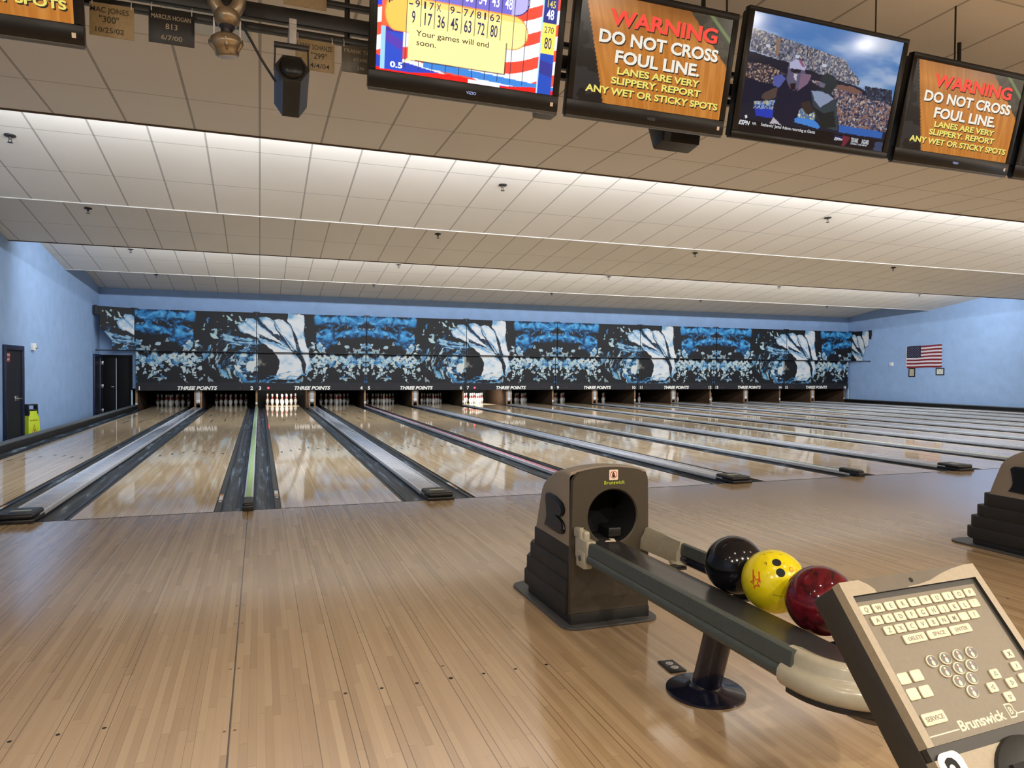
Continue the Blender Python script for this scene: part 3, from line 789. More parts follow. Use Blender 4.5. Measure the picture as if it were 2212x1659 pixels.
for m in range(8):
    xa = narrow_x(m) + 0.011; xb = xa + PW; odd = m % 2
    a, c = 2 * m + 1, 2 * m + 2
    lab = 'left half of the splash, blue swirls' if not odd else 'right half of the splash, white hand'
    up = thing('mask_unit', f'upper mask unit over lanes {NUM[a]} and {NUM[c]}, {"blue clouds and white fingertips" if not odd else "white hand and blue clouds"}', 'mask unit', (xa, YUP, ZM + 0.02), 'printed upper mask panels')
    lo = thing('mask_unit', f'lower mask unit numbered {NUM[a]} and {NUM[c]}, {"pale flecks and swirling ball" if not odd else "white palm and pale flecks"}', 'mask unit', (xa, YLO, ZB), 'printed lower mask panels')
    MB().box((xa, YUP, ZM + 0.018), (xb, YUP + 0.03, ZT)).build('panel_board', 'blackpaint', up)
    MB().box((xa, YLO, ZB), (xb, YLO + 0.03, ZM - 0.012)).build('panel_board', 'blackpaint', lo)
    MB().box((xa + 0.2, YLO + 0.03, ZB + 0.5), (xb - 0.2, YB, ZB + 0.56)).build('mounting_arm', 'blackpaint', lo)
    for key, root, yy, z1, z0, t0, t1 in (('u', up, YUP - 0.004, ZT, ZM + 0.018, 0.0, 0.5), ('l', lo, YLO - 0.004, ZM - 0.012, ZB, 0.5, 1.0)):
        k = (key, odd)
        if k not in proto:
            proto[k] = gridmesh('printed_sheet', (xa, yy, z1), (1, 0, 0), (0, 0, -1), PW, z1 - z0, 330, 120, strip_art(odd, odd + 1, t0, t1, 330, 120), M['print'], root)
        else:
            o = proto[k].copy(); COL.objects.link(o); o.parent = root
    zt = ZB + 0.022; yt = YLO - 0.009
    MB().text('THREE POINTS', ((xa + xb) / 2 - 0.02, yt, zt), (1, 0, 0), (0, 0, 1), 0.108, bold=0.038, shear=0.25, sx=1.08).build('lettering', 'letter', lo, smooth=0)
    MB().text(str(a), (xa + 0.055, yt, zt), (1, 0, 0), (0, 0, 1), 0.108, bold=0.032, align='LEFT').build('lane_number', 'letter', lo, smooth=0)
    MB().text(str(c), (xb - 0.09, yt, zt), (1, 0, 0), (0, 0, 1), 0.108, bold=0.032, align='RIGHT').build('lane_number', 'letter', lo, smooth=0)
    for i, xd in enumerate((xa + 0.34, xa + 0.43, xb - 0.46, xb - 0.37)):
        on = (a in (3, 7)) and i == 0
        b = MB().lathe([(0.030 if on else 0.020, 0.0), (0.027 if on else 0.018, 0.008), (0.012, 0.014), (0.002, 0.015)], (xd, yt + 0.004, zt + 0.052), 14, mat=Matrix.Rotation(PI / 2, 3, 'X'))
        b = b.build('indicator_light', 'redlamp' if on else 'lampoff', lo)
        if on: b['label'] = 'glowing red indicator'
# side wings folding towards the walls
def wing(name_lab, p0, p1, outline, s0, s1, grp, zb=ZM):
    p0 = Vector(p0); p1 = Vector(p1); L = (p1 - p0).length; d = (p1 - p0) / L
    t = thing('mask_wing', name_lab, 'mask unit', (p0.x, p0.y, zb), grp)
    nx, ny = 110, 110
    S, T = np.meshgrid(np.linspace(s0, s1, nx), np.linspace(0, 0.5, ny))
    ob = gridmesh('printed_sheet', (p0.x, p0.y, ZT + 0.01), (d.x, d.y, 0), (0, 0, -1), L, ZT + 0.01 - zb, nx, ny, artwork(S, T), M['print'], t)
    bm = bmesh.new(); bm.from_mesh(ob.data); rem = []
    for f in bm.faces:
        c = f.calc_center_median() + ORG[t.name]
        dd = ((c.x - p0.x) * d.x + (c.y - p0.y) * d.y) / L
        if not inpoly(np.array([dd]), np.array([c.z]), outline)[0]: rem.append(f)
    bmesh.ops.delete(bm, geom=rem, context='FACES'); bm.to_mesh(ob.data); bm.free()
    sd = ob.modifiers.new('thick', 'SOLIDIFY'); sd.thickness = 0.012; sd.offset = 0
    e = p1 - d * 0.04
    MB().box((e.x - 0.05, e.y - 0.05, 2.73), (e.x + 0.03, e.y + 0.03, 2.985), 0.006).build('hanger_box', 'blackpaint', t)
    r = MB().tube([(p0.x, p0.y - 0.01, zb + 0.006), (p1.x - d.x * 0.05, p1.y - d.y * 0.05 - 0.01, zb - 0.012)], 0.013, 8)
    r.sphere((p1.x - d.x * 0.05, p1.y - d.y * 0.05 - 0.01, zb - 0.012), 0.024, 10, 6)
    r.build('bottom_rod', 'blackplastic', t)
wing('cut-out mask wing folding from the mask to the left wall, showing white fingertips', (-3.375, YUP, 0), (XL + 0.06, 16.27, 0),
     [(-0.02, 3.0), (1.02, 3.0), (1.02, 2.71), (0.87, 2.71), (0.87, 2.42), (0.72, 2.2), (0.57, 2.0), (0.57, 1.70), (-0.02, 1.70)], 1.0, 0.65, 'mask wings')
wing('cut-out mask wing folding from the mask to the right wall, showing a white thumb', (8 * W - W + 0.01, YUP, 0), (XR - 0.05, 15.99, 0),
     [(-0.02, 3.0), (1.02, 3.0), (1.02, 2.62), (0.85, 2.62), (0.85, 2.34), (0.68, 2.3), (0.65, 2.0), (0.56, 1.98), (0.56, 1.70), (-0.02, 1.70)], 1.03, 1.47, 'mask wings')
r = MB().box((-3.372, YUP - 0.012, ZM - 0.010), (7 * W, YUP + 0.05, ZM + 0.014), 0.004)
tag(r.build('mask_rail', 'blackpaint', None, origin=(0, YUP, ZM)), 'long black rail running between the upper and lower mask panels', 'rail')
b = MB()
for m in range(9):
    b = MB(); x = narrow_x(m)
    b.box((x - 0.10, YUP + 0.0, ZT - 0.005), (x + 0.10, YUP + 0.05, ZT + 0.028), 0.004)
    b.tube([(x, YUP + 0.04, ZT + 0.01), (x, YB + 0.0, ZT + 0.01)], 0.012, 8)
    tag(b.build('mask_bracket', 'blackplastic', None, origin=(x, YUP, ZT)), 'black bracket on top of the mask at ' + ('its left end' if m == 0 else 'its right end' if m == 8 else f'the seam above lanes {NUM[2 * m]} and {NUM[2 * m + 1]}'), 'bracket', 'brackets along the top of the mask')

# ================================================================== ball return
M['hoodshell'] = plain('hood_shell_taupe_lit', (142, 131, 116), 0.5, var=0.05, scale=120, bump=0.05)  # colour lightened to carry the cove light on the hood's side
M['hoodfront'] = plain('hood_front_olive_shaded', (66, 59, 47), 0.5, var=0.05, scale=120, bump=0.05)  # colour darkened to carry the weaker light on the hood's front
M['skirt'] = plain('hood_skirt_black', (30, 30, 29), 0.6, var=0.1, scale=80, bump=0.05)
M['baseplate'] = plain('base_plate_grey', (70, 70, 70), 0.45, var=0.1)
M['beige'] = plain('beige_plastic', (160, 154, 135), 0.28, var=0.03, coat=0.3)
M['rail'] = plain('grey_green_rail', (64, 71, 68), 0.45, var=0.06, scale=60)
M['tubeblue'] = plain('dark_blue_tube', (20, 22, 40), 0.25, var=0.1, coat=0.3)
M['deck'] = plain('dark_glossy_deck', (54, 54, 54), 0.26, var=0.08, scale=14, coat=0.2)
M['brandgreen'] = plain('yellow_green_lettering', (176, 198, 40), 0.5, var=0.02)
M['iconred'] = plain('icon_red', (190, 60, 44), 0.5, var=0.04)
M['cream'] = plain('cream_sticker', (236, 222, 202), 0.5, var=0.03)
def ring_pts(c, r, n, a0=0.0): return [(c[0] + r * math.cos(a0 + 2 * PI * k / n), c[1] + r * math.sin(a0 + 2 * PI * k / n)) for k in range(n)]
def rrect(x0, y0, x1, y1, r, n=5):
    pts = []
    for cx, cy, a in ((x1 - r, y1 - r, 0), (x0 + r, y1 - r, PI / 2), (x0 + r, y0 + r, PI), (x1 - r, y0 + r, 1.5 * PI)):
        for k in range(n + 1): pts.append((cx + r * math.cos(a + PI / 2 * k / n), cy + r * math.sin(a + PI / 2 * k / n)))
    return pts
def ball_return(x, label):
    Y0 = -3.05
    t = thing('ball_return', label, 'ball return', (x, Y0, 0), 'ball return machines on the approach')
    hw = 0.208; zt = 0.722
    # shell: side profile swept across, with an arched crown
    prof = [(-3.395, 0.33), (-3.395, 0.715), (-3.385, 0.727), (-3.33, 0.728), (-3.27, 0.722), (-3.20, 0.704), (-3.13, 0.672), (-3.075, 0.636), (-3.045, 0.60), (-3.02, 0.54), (-2.99, 0.46), (-2.965, 0.39), (-2.955, 0.33)]
    xs = [-1, -0.985, -0.94, -0.8, -0.6, -0.4, -0.2, 0, 0.2, 0.4, 0.6, 0.8, 0.94, 0.985, 1]
    drop = {0: 0.014, 1: 0.005, 2: 0.0}
    b = MB(); vs = []; fs = []
    for i, (y, z) in enumerate(prof):
        top = max(0.0, min(1.0, (z - 0.55) / 0.16))
        for j, s in enumerate(xs):
            dj = drop.get(min(j, len(xs) - 1 - j), 0.0)
            nx, ny = 0.0, 0.0
            zz = z + 0.028 * (1 - s * s) * top - dj * top
            yy = y - dj * (1 - top) * (0.7 if y > -3.2 else 0)
            vs.append((x + hw * s, yy, zz))
    k = len(xs)
    for i in range(1, len(prof) - 1):
        for j in range(k - 1): fs.append((i * k + j, i * k + j + 1, (i + 1) * k + j + 1, (i + 1) * k + j))
    fs.append(tuple(i * k for i in range(len(prof)))); fs.append(tuple(i * k + k - 1 for i in range(len(prof)))[::-1])
    b.add(vs, fs); b.build('hood_shell', 'hoodshell', t, smooth=40)
    # front plate with the round ball opening
    yc = -3.395; cz = 0.512; cr = 0.130
    cxh = x + 0.010
    out = [(x - hw - 0.004, 0.055)] + [(x - hw - 0.002, 0.36), (x - hw + 0.004, 0.700), (x - hw + 0.022, 0.716)] + \
          [(x + hw * s, 0.720 + 0.030 * (1 - s * s)) for s in np.linspace(-0.86, 0.86, 13)] + [(x + hw - 0.022, 0.716), (x + hw - 0.004, 0.700), (x + hw + 0.002, 0.36), (x + hw + 0.004, 0.055)]
    N = 72
    def hit(a):
        d = (math.cos(a), math.sin(a)); best = None
        for i in range(len(out)):
            p, q = out[i], out[(i + 1) % len(out)]
            ex, ey = q[0] - p[0], q[1] - p[1]; den = d[0] * ey - d[1] * ex
            if abs(den) < 1e-9: continue
            tt = ((p[0] - cxh) * ey - (p[1] - cz) * ex) / den; uu = ((p[0] - cxh) * d[1] - (p[1] - cz) * d[0]) / den
            if tt > 0 and -1e-6 <= uu <= 1 + 1e-6 and (best is None or tt < best): best = tt
        return (cxh + d[0] * best, cz + d[1] * best)
    angs = sorted([2 * PI * i / N for i in range(N)] + [math.atan2(p[1] - cz, p[0] - cxh) % (2 * PI) for p in (out[0], out[-1])])
    N = len(angs); O = [hit(a) for a in angs]
    Rr = cr * np.ones(N)
    I = [(cxh + cr * math.cos(a), cz + cr * math.sin(a)) for a in angs]
    yf = yc - 0.024; vs = []; fs = []
    O2 = [(cxh + (p[0] - cxh) * 0.985, cz + (p[1] - cz) * 0.99) for p in O]
    I2 = [(cxh + (cr + 0.006) * math.cos(a), cz + (cr + 0.006) * math.sin(a)) for a in angs]
    for ring, yy in ((O, yc), (O, yf + 0.008), (O2, yf), (I2, yf), (I, yf + 0.006), (I, yc + 0.22)):
        vs += [(p[0], yy, p[1]) for p in ring]
    for r_ in range(5):
        for i in range(N): fs.append((r_ * N + i, r_ * N + (i + 1) % N, (r_ + 1) * N + (i + 1) % N, (r_ + 1) * N + i))
    b = MB(); b.add(vs, fs); b.mi = [1 if k_ >= 4 * N else 0 for k_ in range(len(fs))]
    b.add([(p[0], yc + 0.22, p[1]) for p in I], [tuple(range(N))], 1)
    b.build('front_plate', ['hoodfront', 'pitblack'], t, smooth=40)
    b = MB().box((cxh - 0.02, yc - 0.02, cz - 0.10), (cxh + 0.05, yc + 0.10, cz - 0.055), 0.008, mat=None)
    b.build('ball_gate', 'blackplastic', t)
    # stepped black skirt and base plate
    for (z0, z1, yb, e) in ((0.285, 0.385, -2.91, 0.000), (0.205, 0.295, -2.865, 0.006), (0.125, 0.215, -2.825, 0.011), (0.050, 0.135, -2.80, 0.015), (0.010, 0.060, -2.835, 0.004)):
        MB().prism([(x - hw - e, -3.392), (x - hw - e - 0.004, yb - 0.05), (x - hw - e + 0.03, yb), (x + hw + e - 0.03, yb), (x + hw + e + 0.004, yb - 0.05), (x + hw + e, -3.392)], 'z', z0, z1, bev=0.008).build('skirt_band', 'skirt', t)
    MB().prism([(x - hw - 0.002, -3.425), (x - hw - 0.002, -3.38), (x + hw + 0.002, -3.38), (x + hw + 0.002, -3.425)], 'z', 0.010, 0.062, bev=0.004).build('front_kick', 'skirt', t)
    MB().prism(rrect(x - 0.255, -3.475, x + 0.255, -2.69, 0.075), 'z', 0.0, 0.012, bev=0.004).build('base_plate', 'baseplate', t)
    # raised emblem on both sides
    B = [(-3.115, 0.576), (-3.130, 0.590), (-3.146, 0.595), (-3.19, 0.596), (-3.245, 0.592), (-3.282, 0.584), (-3.312, 0.577), (-3.333, 0.565), (-3.348, 0.548), (-3.345, 0.530), (-3.332, 0.514), (-3.304, 0.505), (-3.259, 0.502), (-3.245, 0.500),
         (-3.285, 0.496), (-3.325, 0.487), (-3.348, 0.470), (-3.354, 0.450), (-3.345, 0.432), (-3.328, 0.422), (-3.294, 0.417), (-3.211, 0.418), (-3.1, 0.423), (-3.116, 0.440), (-3.126, 0.46), (-3.133, 0.483), (-3.127, 0.522)]
    for s in (-1, 1):
        b = MB().prism(B, 'x', x + s * (hw - 0.004), x + s * (hw + 0.013), bev=0.005)
        b.prism([(a * 0.86 - 3.24 * 0.14, z * 0.86 + 0.507 * 0.14) for a, z in B], 'x', x + s * (hw + 0.012), x + s * (hw + 0.015))
        b.build('side_emblem', 'blackgloss', t)
    # sticker and lettering
    yq = yf - 0.0012; xc, zc = x + 0.012, 0.7145
    b = MB()
    b.poly([(p[0], yq, p[1]) for p in rrect(xc - 0.0235, zc - 0.026, xc + 0.0235, zc + 0.024, 0.004, 3)], 0)
    ro = ring_pts((xc, zc), 0.0185, 28); ri = ring_pts((xc, zc), 0.0155, 28)
    b.add([(p[0], yq - 0.0006, p[1]) for p in ro + ri], [(i, (i + 1) % 28, 28 + (i + 1) % 28, 28 + i) for i in range(28)], 1)
    b.poly([(xc + dx, yq - 0.0009, zc + dz) for dx, dz in ((-0.006, -0.013), (0.005, -0.013), (0.007, -0.002), (0.005, 0.008), (0.002, 0.003), (0.001, 0.013), (-0.003, 0.013), (-0.004, 0.003), (-0.007, 0.006), (-0.008, -0.004))], 2)
    b.add([(xc + dx, yq - 0.0012, zc + dz) for dx, dz in ((-0.0135, 0.0115), (-0.0115, 0.0135), (0.0135, -0.0115), (0.0115, -0.0135))], [(0, 1, 2, 3)], 1)
    b.build('warning_sticker', ['cream', 'iconred', 'pitblack'], t, smooth=0)
    MB().text('Brunswick', (xc + 0.004, yq, 0.669), (1, 0, 0), (0, 0, 1), 0.0165, bold=0.02, sp=1.12).build('brand_lettering', 'brandgreen', t, smooth=0)
    # ---- the rack
    YA, YE = -3.42, -4.88
    def railset(xx, s, y0, y1):
        MB().prism([(xx - 0.018, 0.388), (xx + 0.018, 0.388), (xx + 0.018, 0.405), (xx + 0.018 - 0.006 * s, 0.434), (xx, 0.440), (xx - 0.018 + 0.006, 0.436), (xx - 0.018, 0.405)], 'y', y1, y0, bev=0.0).build('rail', 'rail', t, smooth=50)
        MB().tube([(xx + 0.004 * s, y0, 0.366), (xx + 0.004 * s, y1, 0.366)], 0.024, 16).build('rail_tube', 'rail' if s < 0 else 'tubeblue', t)
    railset(x - 0.190, -1, -3.60, YE); railset(x + 0.212, 1, -3.70, YE)
    # the deck: a shallow dark shelf between the rails
    dk = MB().prism([(x - 0.155, 0.375), (x + 0.010, 0.378), (x + 0.030, 0.384), (x + 0.030, 0.398), (x + 0.018, 0.404), (x - 0.06, 0.402), (x - 0.155, 0.398)], 'y', YE - 0.03, YA + 0.14)
    dk.build('deck', 'deck', t, smooth=50)
    MB().box((x - 0.172, YE, 0.33), (x - 0.155, YA, 0.412), 0.004).build('deck_liner', 'blackplastic', t)
    for yy in (-3.75, -4.2, -4.7): MB().box((x - 0.19, yy - 0.03, 0.335), (x + 0.19, yy + 0.03, 0.348), 0.003).build('cross_brace', 'blackplastic', t)
    b = MB().poly([(x - 0.055 + dx, YA - 0.045 + dy, 0.4045) for dx, dy in ((0, 0), (0.055, -0.01), (0.075, 0.05), (0.05, 0.055), (0.045, 0.02), (0.02, 0.025))])
    b.build('arrow_sticker', 'cream', t, smooth=0)
    # beige corner pieces
    xx = x - 0.190
    b = MB().box((xx - 0.026, -3.60, 0.352), (xx + 0.024, -3.475, 0.447), 0.008).box((xx - 0.032, -3.585, 0.318), (xx + 0.012, -3.50, 0.395), 0.007)
    b.box((xx - 0.012, -3.545, 0.43), (xx + 0.022, -3.425, 0.480), 0.012, seg=3).tube([(xx - 0.012, -3.525, 0.43), (xx - 0.012, -3.51, 0.492)], 0.013, 10)
    b = b.build('rail_clamp', 'beige', t)
    MB().lathe([(0.013, 0), (0.013, 0.004), (0.002, 0.006)], (xx - 0.032, -3.545, 0.362), 14, mat=Matrix.Rotation(-PI / 2, 3, 'Y')).build('screw_cap', 'baseplate', b)
    xx = x + 0.212; vs = []; fs = []
    stations = [(-3.42, 0.032, 0.452), (-3.47, 0.030, 0.455), (-3.55, 0.026, 0.452), (-3.63, 0.024, 0.450), (-3.69, 0.026, 0.452), (-3.72, 0.026, 0.450)]
    cs = [(-1.6, 0.345), (-1.5, 0.395), (-1.0, 0.418), (-0.7, 0.445), (0.0, 1.0), (0.8, 0.445), (1.05, 0.41), (1.1, 0.345)]
    for y, hwid, zt2 in stations:
        for a, z in cs: vs.append((xx + a * hwid, y, zt2 if z == 1.0 else z))
    k = len(cs)
    for i in range(len(stations) - 1):
        for j in range(k): fs.append((i * k + j, i * k + (j + 1) % k, (i + 1) * k + (j + 1) % k, (i + 1) * k + j))
    fs += [tuple(range(k)), tuple((len(stations) - 1) * k + j for j in range(k))[::-1]]
    b = MB().add(vs, fs); b.sphere((xx - 0.01, -3.70, 0.345), 0.05, 16, 8, scale=(0.9, 1.0, 0.35))
    b.build('corner_guide', 'beige', t, smooth=55)
    # rounded beige bumper closing the near end
    cy = YE; pr = [(0.100, 0.334), (0.100, 0.405), (0.135, 0.428), (0.170, 0.440), (0.186, 0.438), (0.194, 0.428), (0.196, 0.404), (0.202, 0.396), (0.214, 0.392), (0.223, 0.380), (0.226, 0.364), (0.222, 0.348), (0.212, 0.336), (0.19, 0.330)]
    path = [(0, 0.0)] + [(a, 1.0) for a in np.linspace(0, PI, 25)] + [(PI, 2.0)]
    vs = []; fs = []; k = len(pr)
    for a, kind in path:
        for r_, z in pr:
            px, py = x - r_ * math.cos(a), cy - r_ * 1.0 * math.sin(a)
            if kind == 0.0: px, py = x - r_, cy + 0.035
            if kind == 2.0: px, py = x + r_, cy + 0.035
            vs.append((px, py, z))
    for i in range(len(path) - 1):
        for j in range(k): fs.append((i * k + j, i * k + (j + 1) % k, (i + 1) * k + (j + 1) % k, (i + 1) * k + j))
    fs += [tuple(range(k)), tuple((len(path) - 1) * k + j for j in range(k))[::-1]]
    MB().add(vs, fs).build('end_bumper', 'beige', t, smooth=50)
    MB().prism([(x - 0.205, cy + 0.02)] + [(x - 0.205 * math.cos(a), cy - 0.205 * math.sin(a)) for a in np.linspace(0, PI, 25)] + [(x + 0.205, cy + 0.02)], 'z', 0.316, 0.334, bev=0.003).build('end_tray', 'blackplastic', t)
    MB().lathe([(0.05, 0.255), (0.09, 0.262), (0.115, 0.285), (0.12, 0.316)], (x + 0.03, cy - 0.06, 0), 24).build('end_cup', 'blackplastic', t)
    # leaning pedestal
    p0 = Vector((x, -4.19, 0.0)); p1 = Vector((x, -4.262, 0.216)); p2 = p0 + (p1 - p0) * (0.345 / 0.216)
    b = MB().tube([p0, p1, p2], 0.053, 24); b.build('pedestal', 'tubeblue', t)
    MB().lathe([(0.147, 0.0), (0.147, 0.008), (0.140, 0.013), (0.075, 0.020), (0.062, 0.030), (0.056, 0.04)], (x, -4.195, 0), 36).build('pedestal_base', 'tubeblue', t)
    for yy in (-0.115, 0.115): MB().lathe([(0.010, 0.012), (0.010, 0.018), (0.002, 0.020)], (x + yy * 0.6, -4.195 + yy * 0.6, 0), 10).build('bolt', 'blackplastic', t)
    return t
r2 = ball_return(wide_x(1), 'taupe and black ball return with a round opening, holding three balls, nearest the camera')

dup(r2, (wide_x(2), -3.05, 0), 'second ball return cut off by the right edge of the photo', skip=())

# ---- the three balls lying in the right channel of the rack
BR = 0.1085
def ball(name, label, y, mats, holes, extra=None):
    c = Vector((wide_x(1) + 0.101, y, 0.4810))
    t = thing('bowling_ball', label, 'bowling ball', (c.x, c.y, c.z - BR), 'bowling balls on the return')
    bm = bmesh.new(); bmesh.ops.create_uvsphere(bm, u_segments=64, v_segments=40, radius=BR)
    # sink finger holes
    b = MB(); me_mi = []
    for v in bm.verts:
        v.co = Vector(v.co)
    b.frombm(bm); b.v = [tuple(Vector(p) + c) for p in b.v]
    b.build('ball_body', mats, t, smooth=80)
    for d in holes:
        d = Vector(d).normalized(); q = d.to_track_quat('Z', 'Y').to_matrix()
        hb = MB().lathe([(0.0155, BR - 0.0035), (0.0150, BR + 0.0001), (0.0128, BR - 0.0003), (0.0120, BR - 0.0009)], c, 24, mat=q)
        hb = MB(); n = 24
        rim = [(0.0150, BR * math.cos(0.0150 / BR) + 0.0003), (0.0125, BR * math.cos(0.0125 / BR) + 0.0006), (0.0118, BR * math.cos(0.0118 / BR) + 0.0004)]
        hb.lathe(rim[::1] + [(0.0005, BR + 0.0002)], c, n, mat=q)
        hb.build('finger_hole', 'pitblack', t, smooth=30)
    if extra: extra(c, t)
    return t
def ball_mat(name, c0, c1, c2, scale, rough=0.12):
    g = G(name); o = g.coord()
    n = g.noise(o, scale, 4, 0.6, 1.2)
    g.set(color=g.ramp(n, [(0.35, rgba(c0)), (0.55, rgba(c1)), (0.72, rgba(c2))]), rough=rough, coat=0.08, coatr=0.05, spec=0.32)
    return g.m
M['ball_black'] = ball_mat('ball_black', (14, 14, 18), (17, 17, 22), (20, 20, 25), 8, 0.13)
M['ball_yellow'] = ball_mat('ball_yellow', (206, 186, 14), (222, 204, 24), (228, 212, 40), 9, 0.2)
M['ball_red'] = ball_mat('ball_red', (42, 8, 16), (98, 18, 28), (150, 40, 44), 14, 0.1)
M['ballprint'] = plain('orange_print', (206, 74, 30), 0.4, var=0.1)
def on_ball(c, d, up, pts2, lift=0.0006):
    """wrap flat outline points (metres) onto the ball around direction d"""
    d = Vector(d).normalized(); u = (Vector(up) - d * Vector(up).dot(d)).normalized(); r = u.cross(d)
    out = []
    for a, h in pts2:
        v = d * BR + r * a + u * h
        out.append(tuple(c + v.normalized() * (BR + lift)))
    return out
def yellow_print(c, t):
    view = (CAM - c).normalized()
    R_ = view.cross(Vector((0, 0, 1))).normalized() * -1; U_ = R_.cross(view) * -1
    U_ = Vector((0, 0, 1)) - view * view.z; U_.normalize(); R_ = view.cross(U_).normalized() * -1
    R_ = U_.cross(view) * 1.0
    def dirn(a, h): return view * math.sqrt(max(0.02, 1 - a * a - h * h)) + R_ * a + U_ * h
    b = MB()
    # triangle badge
    def stroke(pl, wdt, d, up):
        for i in range(len(pl) - 1):
            p, q = Vector(pl[i]), Vector(pl[i + 1]); e = (q - p)
            if e.length == 0: continue
            nrm = Vector((-e.y, e.x)).normalized() * wdt
            b.poly(on_ball(c, d, up, [tuple(p + nrm), tuple(q + nrm), tuple(q - nrm), tuple(p - nrm)]))
    dA = dirn(0.50, 0.42); tri = [(-0.021, 0.022), (0.023, 0.002), (-0.007, -0.029), (-0.021, 0.022)]
    stroke(tri, 0.0014, dA, U_)
    ci = [(0.001 + 0.0065 * math.cos(a), -0.001 + 0.0085 * math.sin(a)) for a in np.linspace(0.6, 5.6, 12)]
    stroke(ci, 0.0015, dA, U_); stroke([(0.004, -0.002), (0.008, -0.002), (0.007, -0.008)], 0.001, dA, U_)
    # star logo with two rows of small lettering
    dB = dirn(-0.54, 0.02)
    star = []
    for k in range(11):
        a = PI / 2 + 0.25 + k * 4 * PI / 5 / 1.0 if False else PI / 2 + 0.3 + k * PI / 5
        r_ = 0.020 if k % 2 == 0 else 0.008
        star.append((r_ * math.cos(a), -0.012 + r_ * 1.15 * math.sin(a)))
    stroke(star, 0.0018, dB, U_)
    for row, (a0, h0, nlet) in enumerate(((-0.012, 0.030, 6), (0.012, 0.024, 5))):
        for k in range(nlet):
            x0 = a0 + 0.0012 * k; h1 = h0 - 0.0075 * k
            stroke([(x0 - 0.003, h1), (x0 + 0.003, h1 - 0.001), (x0 - 0.002, h1 - 0.0045), (x0 + 0.003, h1 - 0.005)], 0.0015, dB, U_)
    b.build('printed_logo', 'ballprint', t, smooth=0)
    b2 = MB()
    dC = dirn(-0.25, 0.50)
    ci = [(0.0035 * math.cos(a), 0.003 + 0.003 * math.sin(a)) for a in np.linspace(0, 2 * PI, 9)]
    def st2(pl, wd, d):
        for i in range(len(pl) - 1):
            p, q = Vector(pl[i]), Vector(pl[i + 1]); e = q - p; nrm = Vector((-e.y, e.x)).normalized() * wd
            b2.poly(on_ball(c, d, U_, [tuple(p + nrm), tuple(q + nrm), tuple(q - nrm), tuple(p - nrm)]))
    st2(ci, 0.0007, dC); st2([(0.0035, 0.003), (0.003, -0.006)], 0.0007, dC)
    for a, h, l in ((-0.1, 0.88, 0.006), (0.18, 0.84, 0.006), (-0.3, 0.80, 0.005), (0.12, -0.42, 0.014), (0.45, -0.1, 0.004)):
        st2([(-l, 0.002), (0, 0), (l, -0.001)], 0.0008, dirn(a, h))
    b2.build('scuff_mark', 'markdark', t, smooth=0)
def hole_dirs(y, lst):
    c = Vector((wide_x(1) + 0.101, y, 0.4810)); view = (CAM - c).normalized()
    U_ = (Vector((0, 0, 1)) - view * view.z).normalized(); R_ = U_.cross(view)
    return [view * math.sqrt(max(0.02, 1 - a * a - h * h)) + R_ * a + U_ * h for a, h in lst]
ball('bowling_ball', 'glossy black bowling ball, farthest from the camera on the return rack', -4.225, 'ball_black', [])
ball('bowling_ball', 'scuffed yellow bowling ball with orange print between the black and red balls', -4.443, 'ball_yellow', hole_dirs(-4.443, [(0.08, 0.58), (0.20, 0.28), (0.90, 0.42)]), yellow_print)
ball('bowling_ball', 'swirled dark red bowling ball, nearest the score console', -4.661, 'ball_red', [])

# ---- flat power outlet on the approach
t = thing('floor_outlet', 'black floor outlet plate with two white sockets beside the pedestal of the ball return', 'power outlet', (1.685, -3.965, 0))
MB().prism([(1.655, -3.905), (1.722, -3.912), (1.718, -4.022), (1.645, -4.018)], 'z', 0.0, 0.008, bev=0.003).build('cover_plate', 'blackplastic', t)
for yy in (-3.945, -3.985):
    b = MB().prism([(1.686 + 0.016 * math.cos(a), yy + 0.014 * math.sin(a)) for a in np.linspace(0, 2 * PI, 18, endpoint=False)], 'z', 0.008, 0.0095, mi=0)
    for dx in (-0.006, 0.006): b.box((1.686 + dx - 0.0012, yy - 0.004, 0.0094), (1.686 + dx + 0.0012, yy + 0.004, 0.0100), mi=1)
    b.build('socket', ['paleplate', 'pitblack'], t, smooth=0)

# ================================================================== score console in the foreground
M['conface'] = plain('console_face_beige', (150, 138, 116), 0.5, var=0.03, scale=150)
M['conpanel'] = plain('console_key_field', (112, 102, 84), 0.5, var=0.03, scale=150)
M['condark'] = plain('console_side_dark', (42, 39, 34), 0.55, var=0.06, scale=80)
M['conbrown'] = plain('console_top_brown', (84, 74, 58), 0.5, var=0.05)
M['keycap'] = plain('key_cap', (206, 196, 168), 0.45, var=0.02)
M['keyink'] = plain('key_lettering', (112, 102, 82), 0.5, var=0.02)
M['arrowink'] = plain('arrow_ink', (58, 54, 46), 0.5, var=0.02)
KP = 0.0255
KO = Vector((0.9447, -5.6434, 0.8592)); KU = Vector((0.99856, 0.05373, 0)); KV = Vector((0.03443, -0.63977, -0.76779)); KN = Vector((0.04126, -0.76669, 0.64070))
def kp(u, v, n=0.0): return KO + KU * (u * KP) + KV * (v * KP) + KN * (n * KP)
KM = Matrix(((KU.x * KP, -KV.x * KP, KN.x * KP, KO.x), (KU.y * KP, -KV.y * KP, KN.y * KP, KO.y), (KU.z * KP, -KV.z * KP, KN.z * KP, KO.z), (0, 0, 0, 1)))
def kprism(mb, poly, n0, n1, mi=0, bev=0.0):     # poly in (u, v) with v down the face
    return mb.prism([(u, -v) for u, v in poly], 'z', n0, n1, mi=mi, bev=bev, mat=KM)
def krr(u0, v0, u1, v1, r, n=4): return rrect(u0, v0, u1, v1, r, n)
